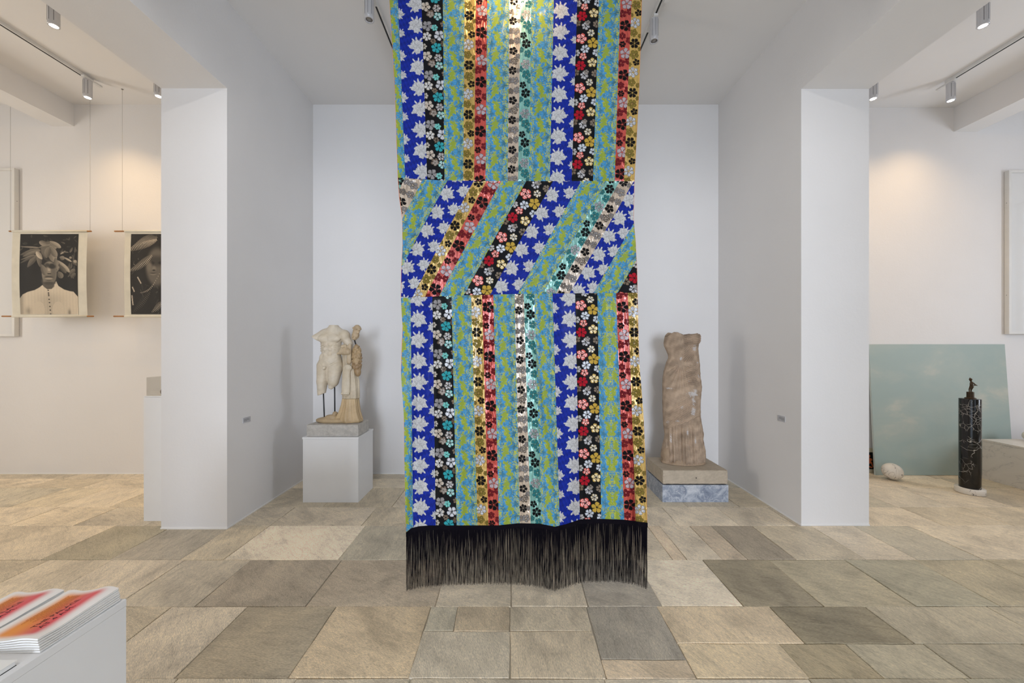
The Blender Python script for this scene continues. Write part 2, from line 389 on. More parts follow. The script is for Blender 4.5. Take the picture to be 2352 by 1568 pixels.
def spot(x, y, zb, zt, label, lit, r=.036, tgt=None, power=None, size=125, col=SPOT_C):
    o = empty('track_spotlight', (x, y, CZ), label, 'spotlight', 'cylindrical spotlights on the ceiling tracks')
    a, b = zb-CZ, zt-CZ
    fl_ = lambda th: np.where(np.abs(((th+.35) % (PI/3))-PI/6) < .05, .955, 1.0)
    lathe('lamp_body', [(r*.80, a+.012), (r, a+.002), (r, a+.02), (r, b-.004), (r*.93, b)], M_LAMP, o, 96, flute=fl_)
    for k in range(3):
        t = -PI/2+(-.75, .05, .85)[k]; cx, cy = (r-.0003)*math.cos(t), (r-.0003)*math.sin(t)
        box('cooling_slot', cx-.0011, cx+.0011, cy-.0012, cy+.0012, a+.03, b-.012, M_SLOT, o)
    lathe('front_ring', [(r*.99, a+.014), (r*1.03, a+.008), (r*1.02, a), (r*.74, a), (r*.72, a+.006)], M_LAMP, o, 48, caps=False)
    lathe('lens', [(r*.73, a+.0012), (r*.5, a+.0003), (r*.05, a)] if lit else [(r*.73, a+.004), (r*.55, a+.02), (r*.3, a+.045), (r*.05, a+.05)], M_LENS if lit else M_LENSOFF, o, 40)
    lathe('stem', [(.007, b-.002), (.007, b+.02), (.016, b+.026), (.016, -.047)] if b < -.07 else [(.007, b), (.01, -.04)], M_TRW, o, 20)
    box('track_adapter', -.017, .017, -.05, .13, -.050, -.032, M_TRW, o, bevel=.002)
    if lit:
        l = bpy.data.lights.new('lamp_light', 'SPOT'); l.energy = power or SPOT_W; l.color = col; l.spot_size = math.radians(size); l.spot_blend = 1.0; l.shadow_soft_size = .03
        lo = bpy.data.objects.new('lamp_light', l); COL.objects.link(lo); lo.parent = o; lo.location = (0, 0, a-.012)
        d = Vector(tgt)-Vector((x, y, zb)); lo.rotation_euler = d.to_track_quat('-Z', 'Y').to_euler()
    return o
spot(-3.73, 3.113, 4.10, 4.285, 'lit spotlight at the top left, nearest of the three in the left room', True, tgt=(-4.6, 4.0, 0))
spot(-4.45, 4.01, 4.10, 4.285, 'lit spotlight at the track end above the two hanging photographs', True, tgt=(-5.0, 4.3, 0), power=SPOT_W*.8)
spot(-3.69, 3.99, 4.10, 4.285, 'lit spotlight half hidden by the top of the left pier', True, tgt=(-3.9, 4.4, 0), power=SPOT_W*.8)
spot(3.82, 3.113, 4.10, 4.285, 'lit spotlight at the top right, nearest of the three in the right room', True, tgt=(4.8, 4.0, 0))
spot(3.79, 4.03, 4.10, 4.285, 'lit spotlight hanging right at the top edge of the right pier', True, tgt=(4.1, 4.5, 0), power=SPOT_W*.8)
spot(4.64, 4.06, 4.10, 4.285, 'lit spotlight at the track end above the sky painting', True, tgt=(4.9, 4.45, 0), power=SPOT_W*.8)
spot(-1.132, 3.02, 4.07, 4.285, 'unlit spotlight hanging at the upper left of the textile', False)
spot(1.208, 3.28, 4.109, 4.295, 'unlit spotlight hanging at the upper right of the textile', False)
spot(0.02, 1.70, 4.08, 4.27, 'spotlight on the ceiling just in front of the textile top, above the picture', True, r=.04, tgt=(0.0, 2.33, 3.80), power=62, size=70)
for x, y, t in ((-5.9+1.42, 2.0, (-6.0, 4.4, 1.5)), (4.64, 2.0, (6.0, 4.4, 1.5))):  # two unseen lamps added to brighten the side rooms
    spot(x, y, 4.10, 4.285, 'added unseen fill spotlight further forward on the %s room track, %s the beam' % ('left' if x < 0 else 'right', 'beside' if abs(x) < 4 else 'away from'), True, tgt=t)
for x, y in ((-1.132, .75), (1.208, .75), (-1.132, -.9), (1.208, -.9)):  # four unseen lamps added as fill for niche walls and floor
    spot(x, y, 4.10, 4.285, 'added unseen fill spotlight on the %s central track, %s' % ('left' if x < 0 else 'right', 'above the viewer' if y > 0 else 'behind the viewer'), True, tgt=(2.38*x/abs(x), 3.9, 2.0) if y > 0 else (x*.9, y+.8, 0), power=82 if y > 0 else 88, size=62 if y > 0 else 115, col=(1, .94, .88))
box('track_adapter_box', 1.215, 1.26, 3.03, 3.09, 4.265, 4.308, M_TRW)
tag(bpy.data.objects['track_adapter_box'], 'small white adapter block on the ceiling track right of the textile', 'adapter')
# wall labels beside the statues
M_LBL = simple('label_card', (.50, .50, .52, 1), .5); M_INK = simple('label_ink', (.30, .30, .31, 1), .6)
def wall_label(x, s, y0, y1, z0, z1, lab):
    o = empty('wall_label', (x, (y0+y1)/2, (z0+z1)/2), lab, 'label', 'wall labels beside the statues'); w, h = (y1-y0)/2, (z1-z0)/2
    box('card', min(0, s*.004), max(0, s*.004), -w, w, -h, h, M_LBL, o)
    for k, L in ((.35, .8), (0, .9), (-.35, .5)):
        box('text_line', min(s*.0035, s*.0046), max(s*.0035, s*.0046), -w*.85, -w*.85+w*1.7*L, k*h-.0028, k*h+.0028, M_INK, o)
d0, d1 = 2.348*880/620, 2.348*880/603
wall_label(XL1, 1, d0, d1, HC-177*d0/FPX, HC-165*d0/FPX, 'small grey text label on the left niche wall, towards the male statue')
d0, d1 = 2.416*880/626, 2.416*880/609
wall_label(XR0, -1, d0, d1, HC-175*d0/FPX, HC-162*d0/FPX, 'small grey text label on the right niche wall, towards the draped statue')
# ------------------------------------------------------------------ hanging patchwork textile
D0 = 2.33
LE = [(-300, 886), (0, 895), (200, 907), (408, 914), (450, 917), (500, 924), (560, 925), (620, 922), (684, 921), (750, 925), (850, 921), (950, 928), (1050, 929), (1150, 931), (1230, 933)]
RE = [(-300, 1480), (0, 1474), (200, 1468), (412, 1457), (500, 1455), (560, 1460), (620, 1463), (672, 1464), (770, 1466), (840, 1468), (894, 1473), (960, 1478), (1100, 1484), (1230, 1487)]
OFF = [(900, 572), (933, 562), (962, 555), (1010, 550), (1050, 548), (1120, 546), (1190, 547), (1235, 552), (1272, 562), (1300, 554), (1330, 544), (1360, 541), (1410, 541), (1455, 546), (1487, 558), (1500, 562)]
HEM = [(900, 1226), (933, 1223), (945, 1213), (962, 1209), (985, 1207), (1144, 1207), (1190, 1202), (1240, 1203), (1275, 1210), (1300, 1204), (1333, 1193), (1380, 1192), (1435, 1194), (1487, 1201), (1500, 1203)]
CRE = [(1228, 770, 1290, 1190, 7, .020), (1118, 60, 1105, 380, 9, .010), (1150, 30, 1120, 110, 6, .012), (1040, 80, 1052, 400, 10, .011), (965, 420, 935, 640, 7, .014), (1400, 250, 1380, 410, 9, .010),
       (1225, 560, 1212, 700, 7, .010), (1060, 700, 1075, 1190, 9, .010), (1160, 700, 1180, 1190, 10, .007), (1010, 120, 1030, 400, 7, .010), (1345, 1010, 1352, 1190, 9, .010), (1255, 150, 1235, 410, 9, .012),
       (950, 900, 935, 1150, 8, .018), (1440, 700, 1465, 1190, 8, .010), (1300, 300, 1290, 405, 8, .006), (1000, 820, 1010, 1150, 6, .008), (1425, 130, 1405, 400, 7, .010), (1205, 200, 1200, 400, 6, .006)]
def cloth(px, py):
    w = .12+.88*sst(py, 560, 1210)
    off = interp(px, OFF); d = D0*(1+w*(547/off-1))
    a = sst(py, -250, 200)*.6+.4
    d = d+a*(.0050*np.sin(px/13.0+py/260.0)+.0035*np.sin(px/21.0-py/190.0+1.0)+.0018*np.sin(px/6.1+py/120.0))
    d = d+sst(py, 660, 760)*(.0045*np.sin(px/8.6+py/310.0+.4)+.0035*np.sin(px/15.3-py/420.0))
    d = d+.002*np.sin(px/19+py/14.0)*sst(-py, -180, 0)
    for x0, y0, x1, y1, wd, am in CRE:
        t = np.clip((py-y0)/(y1-y0), 0, 1); xc = x0+(x1-x0)*t
        d = d-am*np.exp(-((px-xc)/wd)**2)*sst(py, y0-60, y0+50)*(1-sst(py, y1-10, y1+70))
    for yy in (412, 677): d = d-.004*np.exp(-((py-yy)/5.0)**2)
    return np.stack([(px-VX)*d/FPX, d, HC-(py-VY)*d/FPX], -1)
def hsh(a): return (np.sin(a*12.9898)*43758.5453) % 1
def flower(C, U, V, P, u0, v0, Rr, col, n=6, gl=0, inner=None, var=0):
    dv = (V-v0+P/2) % P-P/2; du = U-u0; r = np.hypot(du, dv); m0 = r < Rr*1.05
    if not m0.any(): return
    th = np.arctan2(dv, du)+v0*.7+u0; a = np.abs(np.cos(n/2*th)); edge = Rr*(.60+.40*a**.55)+.25*np.sin(th*11+v0)
    m = (r < edge) & ~((a < .26) & (r > .1*Rr)) & (r > .16*Rr)
    st = (np.abs(np.sin(n*th)) < .3) & (r < .38*Rr) & (a > .8)
    m &= ~st
    c = s2l(col); C[m, :3] = c*.86; C[m, 3] = gl
    if inner is not None:
        m2 = m & (np.sin(r*1.5+th*3+v0) > .1) & (r < edge*.85); C[m2, :3] = s2l(inner)
BK, OL, SV, DR, TL, BN, GY, WH = (10, 10, 13), (128, 112, 48), (168, 172, 180), (112, 22, 34), (44, 118, 122), (92, 78, 62), (135, 130, 128), (206, 207, 210)
GOLD = [(17, 25, 8, BK, 0, None), (10, 48, 12.5, SV, .6, WH), (8, 71, 9, OL, 0, None), (11, 95, 11.5, BK, 0, None), (11, 7, 10.5, OL, 0, None), (23, 78, 5.5, OL, 0, None), (24, 108, 5, OL, 0, None), (1, 30, 5, OL, 0, None)]
RED = [(6, 10, 9, DR, 0, None), (22, 5, 8, DR, 0, None), (13, 37, 13, BK, 0, None), (7, 61, 8, DR, 0, None), (23, 71, 8, DR, 0, None), (8, 80, 7.5, BK, 0, None), (15, 101, 12.5, SV, .5, (190, 150, 150)), (24, 45, 5, DR, 0, None)]
TEAL = [(8, 35, 8, BK, 0, None), (15, 54, 11, BK, 0, None), (19, 77, 9, TL, 0, None), (14, 101, 12, SV, .6, (120, 112, 105)), (16, 11, 10.5, TL, 0, None), (3, 68, 6.5, TL, 0, None), (2, 112, 7, TL, 0, None), (24, 26, 6, TL, 0, None)]
BEIGE = [(10, 0, 9.5, BK, 0, None), (9, 45, 9.5, BK, 0, None), (13, 23, 9, BN, .3, (150, 140, 132)), (3, 68, 7, GY, 0, None), (15, 68, 9, GY, .2, None), (19, 90, 8, GY, 0, None), (5, 92, 7, (112, 104, 98), 0, None), (21, 12, 6, GY, 0, None), (22, 45, 5, GY, 0, None), (2, 24, 5, GY, 0, None)]
TQ, TQL, BW = (52, 160, 168), (120, 200, 192), (208, 198, 184)
BLK1 = [(12, 31, 12, (150, 146, 145), 0, None), (10, 55, 10.5, BW, .3, WH), (36, 9, 9.5, TQL, .4, WH), (28, 35, 7.5, TQL, 0, None), (38, 53, 12, (205, 208, 214), .5, WH), (31, 81, 12, TQ, 0, None), (9, 100, 11, BW, .2, (180, 160, 140)), (34, 104, 9.5, (150, 140, 130), .4, WH), (19, 3, 9.5, (110, 92, 76), .3, None), (2, 78, 7, (200, 190, 175), .3, None), (48, 27, 7, (130, 112, 92), .3, None), (47, 72, 7, (105, 90, 75), 0, None), (20, 118, 7, (160, 150, 140), .3, None), (24, 66, 6.5, (125, 108, 90), .3, None)]
SAL, GO, CR = (222, 96, 84), (196, 160, 62), (176, 22, 40)
BLK2 = [(12, 33, 12.5, SAL, .3, (250, 205, 200)), (33, 20, 8.5, (225, 205, 160), .5, WH), (38, 43, 12.5, GO, .1, None), (21, 57, 10, (205, 212, 222), .5, WH), (17, 74, 8.5, SAL, .3, (245, 200, 190)), (12, 95, 11.5, CR, 0, None), (38, 88, 11, (216, 180, 96), .5, (240, 230, 200)), (2, 66, 8, (190, 185, 180), .3, None), (46, 65, 8.5, (205, 210, 216), .4, None), (21, 4, 9.5, (165, 160, 160), .5, WH), (2, 111, 8, (120, 100, 78), .3, None), (45, 113, 8.5, (130, 115, 98), .3, None), (25, 110, 6, (150, 140, 130), .3, None)]
GROUND = {'gold': (200, 164, 84), 'red': (196, 72, 60), 'teal': (128, 186, 176), 'beige': (196, 178, 158), 'blk1': (9, 10, 13), 'blk2': (9, 10, 13)}
MOT = {'gold': GOLD, 'red': RED, 'teal': TEAL, 'beige': BEIGE, 'blk1': BLK1, 'blk2': BLK2}
def bouquet(C, U, V, P, u0, v0, s, fl=1):
    dv = (V-v0+P/2) % P-P/2; du = (U-u0)*fl; r = np.hypot(du, dv); th = np.arctan2(dv, du)
    leafy = s*(.74+.06*np.sin(5*th+1.2)+.12*(1-np.abs(np.sin(6.5*th+.5)))+.03*np.sin(17*th))
    m = r < leafy
    roses = ((-.48, -.30, .50), (.44, -.34, .50), (.02, .60, .50), (.92, .02, .30), (-.78, .28, .34), (-.02, -.62, .40))
    sh = np.zeros_like(r); ln = np.zeros(r.shape, bool)
    for (a, b, q) in roses:
        rr = np.hypot(du-a*s, dv-b*s); tt = np.arctan2(dv-b*s, du-a*s); e = q*s*(1+.10*np.sin(6*tt+a*5)+.05*np.sin(11*tt)); inn = rr < e
        m |= inn; ln &= ~inn; ln |= (np.abs(rr-e) < .75); ln |= inn & (np.abs(((rr-tt*.75*q) % 3.6)-1.8) < .62) & (rr > 1); sh = np.where(inn, np.sin(rr*.8+tt), sh)
    for (a, b, l, w, g) in ((-.55, -1.0, .36, .13, 2.2), (.10, -1.12, .36, .12, 1.5), (.55, -.95, .32, .12, .9), (1.15, -.12, .26, .12, .1), (.62, .85, .28, .12, -.9), (-1.1, .50, .2, .13, .3), (-.95, -.45, .22, .10, .6)):
        x, y_ = du-a*s, dv-b*s; c, q = math.cos(g), math.sin(-g); p = x*c+y_*q; t = -x*q+y_*c
        m |= (p/(l*s))**2+(t/(w*s))**2 < 1
    k = np.clip(.90+.08*sh-.30*ln, .45, 1.0)
    base = s2l((204, 203, 203))
    for i in range(3): C[..., i] = np.where(m, base[i]*k, C[..., i])
    C[..., 3] = np.where(m, .08, C[..., 3])
def damask(C, U, V, Wd, ph=0, sym=False):
    P = 80.0; y = V+ph; s = 2*PI*y/P
    x = (Wd/2-np.abs(U-Wd/2))/Wd*58 if sym else U/Wd*46
    blue, ygr, drk, yel, gb = s2l((62, 144, 200)), s2l((138, 156, 58)), s2l((58, 92, 84)), s2l((178, 182, 66)), s2l((66, 118, 138))
    C[..., :3] = ygr; xw = x-5.5*np.sin(s)-1.5*np.sin(3*s+1)
    wob = 1.3*np.sin(y*.55+x*.3)+1.1*np.sin(x*.8-y*.35)
    for cx, cy, rx, ry, k, a0 in ((35, 8, 12.5, 19, 11, .3), (38, 36, 14.5, 20, 9, 1.2), (36, 63, 13.5, 19, 11, 2), (5, 20, 13, 19, 9, .7), (4, 47, 14, 20, 11, 1.9), (6, 73, 12.5, 18, 9, .2), (46, 22, 8, 16, 8, 0), (46, 74, 8, 16, 8, 1), (20, 30, 5, 7, 7, 2), (23, 66, 5, 8, 7, 1)):
        dv = (y-cy+P/2) % P-P/2; du = xw-cx; th = np.arctan2(dv/ry, du/rx); r = np.hypot(du/rx, dv/ry)
        cusp = 1-np.abs(np.sin(k*.5*th+a0+r*.8)); edge = .74+.34*cusp+.07*np.sin(23*th+a0)+.04*np.sin(37*th)
        m = r < edge; f = np.clip(.95-r*.75+.30*np.sin(k*th*.5+a0)+.25*np.sin(r*7+a0)+.02*wob, 0, 1)
        hue = (.5+.5*math.sin(a0*3+cy)); dark = drk*hue+gb*(1-hue)
        c = blue*(1-f[..., None]*.85)+dark*f[..., None]*.85; C[..., :3] = np.where(m[..., None], c, C[..., :3])
        vein = m & (np.abs(np.sin(k*.5*th+a0)) > .985) & (r > .25); C[vein, :3] = C[vein, :3]*.6+ygr*.4
        ol = (np.abs(r-edge*.93) < .035) & (np.sin(th*3+a0) > .2); C[ol, :3] = yel
    for cx, cy, R0, dr in ((36, 22, 7.5, 1), (9, 33, 7, -1), (38, 50, 7, -1), (8, 62, 6.5, 1), (40, 76, 6.5, 1), (14, 6, 5, -1)):
        dv = (y-cy+P/2) % P-P/2; du = (xw-cx)*dr; r = np.hypot(du, dv); th = np.arctan2(dv, du)
        sp = (r-1.4-th/(2*PI)*3.4) % 3.4; m = (sp < 1.05) & (r < R0) & (r > 1.0) & (np.sin(th*4+r) > -.75); C[m, :3] = yel
    F = np.sin(2*PI*x/7.5+2.2*np.sin(2*PI*y/13.3+.5))+np.sin(2*PI*y/8.9+2.2*np.sin(2*PI*x/9.7+y*.05))
    band = (np.abs(x-41-3*np.sin(s)) < 3.2) | (np.abs(x-(27 if sym else 4)-2.0*np.sin(s+1)) < (4 if sym else 2.8))
    m = (np.abs(F) < .40) & band; C[m, :3] = yel
    m = (np.abs(F-.3) < .13) & (np.sin(s*3+x*.4) > .45) & ~band; C[m, :3] = yel*.95
    C[..., 3] = .10
def paint(kind, U, V, Wd, sec):
    C = np.zeros(U.shape+(4,)); 
    if kind in GROUND:
        C[..., :3] = s2l(GROUND[kind]); C[..., 3] = 1.0 if kind not in ('blk1', 'blk2') else .05
        k = Wd/(26.0 if kind not in ('blk1', 'blk2') else 49.0)
        for i, (u, v, r, c, gl, inn) in enumerate(MOT[kind]): flower(C, U/max(k, .6) if kind[:3] != 'blk' else U/k, V, 113.5, u, v, r, c, 5+(i % 2), gl, inn)
    elif kind[:4] == 'blue':
        k = s2l((18, 42, 150)); wv = .78+.42*np.sin(U*1.25+2.4*np.sin(V*.75+U*.3))*np.sin(V*1.05+2.2*np.sin(U*.85))
        for i in range(3): C[..., i] = k[i]*wv
        C[..., 3] = .05
        if kind == 'blueL':
            bouquet(C, U, V, 96, 17, 18, 15.5, 1); bouquet(C, U, V, 96, 17, 66, 15.5, -1); bouquet(C, U, V, 96, 51, 36, 7.5, -1); bouquet(C, U, V, 96, 51, 84, 10, 1)
        elif kind == 'blueR':
            bouquet(C, U, V, 96, Wd-14, 18, 15.5, -1); bouquet(C, U, V, 96, Wd-14, 66, 15.5, 1); bouquet(C, U, V, 96, 1, 40, 10, 1); bouquet(C, U, V, 96, 3, 84, 8, -1)
        else:
            bouquet(C, U, V, 96, 13, 18, 14, 1); bouquet(C, U, V, 96, 13, 66, 14, -1); bouquet(C, U, V, 96, Wd-9, 42, 12, -1); bouquet(C, U, V, 96, Wd-9, 90, 12, 1)
    else: damask(C, U, V, max(Wd, 40), {'dam0': 0, 'dam1': 25, 'dam2': 50, 'dams': 12}.get(kind, 0), kind == 'dams')
    return C
LABEL = {'gold': 'gold lamé strip with black and olive flowers', 'red': 'coral red lamé strip with black flowers', 'teal': 'pale teal lamé strip with black flowers', 'beige': 'beige lamé strip with black and grey flowers',
         'blk1': 'black strip with grey and turquoise flowers', 'blk2': 'black strip with red, gold and white flowers', 'blu': 'royal blue strip with white rose bouquets', 'dam': 'blue and yellow green damask scroll strip'}
TX = empty('hanging_textile', (0, D0, 0), 'tall patchwork textile of floral and damask strips with black fringe, hanging mid-room', 'textile')
def S12(x): return np.interp(x, [915, 1010, 1100, 1463], [408, 414, 415.5, 416])
def S23(x): return np.interp(x, [920, 1050, 1200, 1465], [684, 678.5, 674.5, 672])
STEP = 1.05
def add_strip(kind, px, py, U, V, Wd, sec):
    C = paint(kind, U, V, Wd, sec)
    P = cloth(px, py); P[..., 1] -= D0
    o = grid('fabric_strip', P, C, TX, M_FAB); o['label'] = LABEL.get(kind, LABEL.get(kind[:3]))
KS = ['dam0', 'blueR', 'blk1', 'dam1', 'gold', 'red', 'dam0', 'beige', 'teal', 'dam2', 'blueL', 'blk2', 'dam1', 'red', 'gold']
B1t = [None, 914, 968, 1017, 1067, 1093, 1119, 1170, 1196, 1221, 1272, 1326, 1376, 1425, 1451, None]
B1b = [None, 931, 981, 1021, 1064, 1089, 1115, 1166, 1190, 1215, 1263, 1313, 1362, 1412, 1433, None]
B3t = [None, 943, 993, 1037, 1082, 1107, 1133, 1182, 1203, 1227, 1269, 1321, 1372, 1415, 1442, None]
B3b = [None, 949, 1001, 1049, 1097, 1122, 1146, 1194, 1219, 1244, 1286, 1332, 1381, 1434, 1460, None]
def bound(i, sec, y):
    if i == 0: return interp(y, LE)
    if i == 15: return interp(y, RE)
    if sec == 1: return B1t[i]+(B1b[i]-B1t[i])*y/412
    return B3t[i]+(B3b[i]-B3t[i])*(y-680)/525
for sec in (1, 3):
    for i, kd in enumerate(KS):
        if sec == 3: kd = {'blueR': 'blueL', 'blueL': 'blueR'}.get(kd, kd)
        if sec == 3 and i == 12: kd = 'dams'
        if sec == 1 and i == 10: kd = 'blueL'
        blocks = [(-278, -6, 3.0), (-6, 412, STEP)] if sec == 1 else [(680, 1205, STEP)]
        for (ya, yb_, st) in blocks:
            nr = int((yb_-ya)/st)+1; t = np.linspace(0, 1, nr)[:, None]; yl = ya+(yb_-ya)*t
            wmax = float(np.max(bound(i+1, sec, yl)-bound(i, sec, yl))); nc = max(8, int(wmax/st)+2); u = np.linspace(0, 1, nc)[None]
            xa, xb = bound(i, sec, yl), bound(i+1, sec, yl); px = xa+(xb-xa)*u
            if sec == 1 and ya == -6: y1 = S12(px); py = ya+(y1-ya)*t
            elif sec == 3: y0 = S23(px); y1 = interp(px, HEM); py = y0+(y1-y0)*t
            else: py = yl+0*px
            add_strip(kd, px, py, px-xa if i else px-xa+(46-(xb-xa))*.5, (py+278+(i*17 % 60)) if sec == 1 else py-668, wmax, sec)
# diagonal middle band
K2 = [('teal', -70, 40, 150), ('beige', 0, 150, 305), ('dam0', 0, 305, 515), ('blueM', 0, 515, 740), ('gold', 0, 740, 850), ('red', 0, 850, 975), ('dam1', 0, 975, 1190), ('blk2', 0, 1190, 1420), ('blueM', 0, 1420, 1660), ('dam2', 0, 1660, 1880), ('teal', 0, 1880, 1990), ('beige', 0, 1990, 2112), ('blueM', 0, 2112, 2320), ('dam0', 0, 2320, 2530), ('blk2', 0, 2530, 2790)]
for kd, _, a, b in K2:
    xa, xb = 890+a/3.733, 890+b/3.733; sh = (-515-35*((a+b)/2/2100.))/3.733
    ts = np.linspace(0, 1, 270); pts = []
    # rows where the strip lies inside the band
    xl, xr = xa+sh*ts, xb+sh*ts; yy = 415+262*ts; inside = (xr > interp(yy, LE)) & (xl < interp(yy, RE))
    if not inside.any(): continue
    ta, tb = ts[inside][0], ts[inside][-1]; nr = max(6, int((tb-ta)*262/1.0)); t = np.linspace(ta, tb, nr)[:, None]
    nc = int((xb-xa)/1.0)+2; u = np.linspace(0, 1, nc)[None]; px = xa+(xb-xa)*u+sh*t; yl = 415+262*t
    px = np.clip(px, interp(yl, LE), interp(yl, RE)); py = S12(px)+(S23(px)-S12(px))*t
    L = math.hypot(sh, 262); dx, dy = sh/L, 262/L; X0, Y0 = px-xa, py-415
    add_strip(kd, px, py, X0*dy-Y0*dx, X0*dx+Y0*dy+60+a*.05, (xb-xa)*dy, 2)
# side piping, hanging rod, black band, fringe
M_PIPE = simple('orange_lining', rgb(226, 120, 60), .6); M_BLACK = simple('black_cord', rgb(14, 11, 18), 1)
M_BLACK.node_tree.nodes['Principled BSDF'].inputs['Specular IOR Level'].default_value = .1
M_ROD = simple('steel_rod', (.5, .5, .52, 1), .35, .8)
for ed, s in ((LE, -1), (RE, 1)):
    ys = np.linspace(-276, 1200 if s > 0 else 1222, 260); p = cloth(interp(ys, ed)+s*.15, ys); p[:, 1] -= D0-.002
    tube('edge_piping', [tuple(v) for v in p], .0016, M_PIPE, TX, 5)
tube('hanging_rod', [(-.80, 0, 4.33-.003), (.84, 0, 4.33-.003)], .010, M_ROD, TX, 12)
xs = np.linspace(932.5, 1487.5, 260); nb = 5; Pb = np.zeros((nb, 260, 3))
for k in range(nb): 
    q = cloth(xs, interp(xs, HEM)-1+k*2.6); q[:, 1] -= D0+.0015; Pb[k] = q
grid('fringe_band', Pb, None, TX, M_BLACK)
V, F = [], []; n = 0
for s in range(1750):
    x = 933+554*(s+random.random()*1.6)/1751; y0 = float(interp(x, HEM))+2; y1 = float(VY+interp(x, OFF))+random.uniform(-4.5, 1.5)
    if random.random() < .04: y1 -= random.uniform(3, 14)
    lx = 0; wv = random.uniform(-1.4, 1.4); dz = random.uniform(-.006, .006); r0 = random.uniform(.0006, .00085); ph = random.uniform(0, 6)
    for k in range(7):
        t = k/6; py = y0+(y1-y0)*t; xx = x+wv*t+.5*math.sin(ph+t*5)*t
        c = cloth(np.array([xx]), np.array([min(py, 1206.)]))[0]
        d = c[1]; z = HC-(py-VY)*d/FPX; cx = (xx-VX)*d/FPX
        r = r0*(1.55-.85*t)
        for a in (0, 2.1, 4.2): V.append((cx+r*math.cos(a), d-D0+dz*t+r*math.sin(a), z))
        if k:
            b = n+3*(k-1)
            for i in range(3): F.append((b+i, b+(i+1) % 3, b+3+(i+1) % 3, b+3+i))
    n += 21
fr = add('fringe', mesh_np('fringe', np.array(V), np.array(F), True), TX, M_BLACK); tag(fr, 'long black string fringe', kind='stuff')
# ------------------------------------------------------------------ left statue: plinth, slab, male torso with lion skin
tag(box('plinth', -2.018, -1.486, 3.682, 4.066, 0, .609, M_WHITE), 'white painted box plinth under the headless male statue', 'plinth')
pl = bpy.data.objects['plinth']; box('top_board', -2.022, -1.482, 3.677, 4.070, .608, .627, M_WHITE, pl, bevel=.0015)
M_CONC = attr_mat('pitted_stone', .85, bump=(90, 1.0, .012), mul=(30, .80, 1.12))
def rough_block(name, x0, x1, y0, y1, z0, z1, col, mat, amp=.0015, seed=0, n=26, parent=None, edge=0):
    r = np.random.default_rng(seed); sx, sy, sz = x1-x0, y1-y0, z1-z0; V, F, base = [], [], 0
    a = np.linspace(0, 1, n)
    def face(fn):
        nonlocal base
        U, Vv = np.meshgrid(a, a, indexing='ij'); p = np.stack(fn(U, Vv), -1).reshape(-1, 3)
        V.append(p); F.append(grid_faces(n, n)+base); base += n*n
    face(lambda u, v: (u*0, u, v)); face(lambda u, v: (u*0+1, v, u)); face(lambda u, v: (v, u*0, u)); face(lambda u, v: (u, u*0+1, v)); face(lambda u, v: (u, v, u*0)); face(lambda u, v: (v, u, u*0+1))
    P = np.vstack(V); Q = P*np.array([sx, sy, sz])
    d = blobnoise(Q.astype(np.float32), 55, seed)+.6*blobnoise(Q.astype(np.float32), 160, seed+5)
    nrm = (P-.5); e = np.abs(nrm) > .4999; cnt = e.sum(1)
    Q = Q-np.sign(nrm)*e*(np.abs(d)*amp*(1+edge*(cnt > 1)*2.5)+(cnt > 1)*.0015)[:, None]
    Q += np.array([x0, y0, z0]); c = s2l(col)[None]*(1+.10*d[:, None])
    me = mesh_np(name, Q, np.concatenate(F), False, c); o = add(name, me, parent, mat)
    bm = bmesh.new(); bm.from_mesh(me); bmesh.ops.remove_doubles(bm, verts=bm.verts, dist=1e-5); bmesh.ops.recalc_face_normals(bm, faces=bm.faces); bm.to_mesh(me); bm.free()
    return o
tag(rough_block('stone_slab', -1.995, -1.494, 3.70, 3.976, .6275, .741, (208, 203, 195), M_CONC, .002, 3), 'rough grey pitted stone slab between the white plinth and the male statue', 'slab')
KM = .001256; OX, OY, OZ = (680+300/3.483-VX)*3.84/FPX, 3.84, .741
MS = empty('male_statue', (OX, OY, OZ), 'headless armless male nude marble statue with lion skin and club, on the white plinth', 'statue')
def m2(V, ox=300, oz=884): return np.stack([(V[:, 0]-ox)*KM, -V[:, 1]*KM, (oz-V[:, 2])*KM], -1)
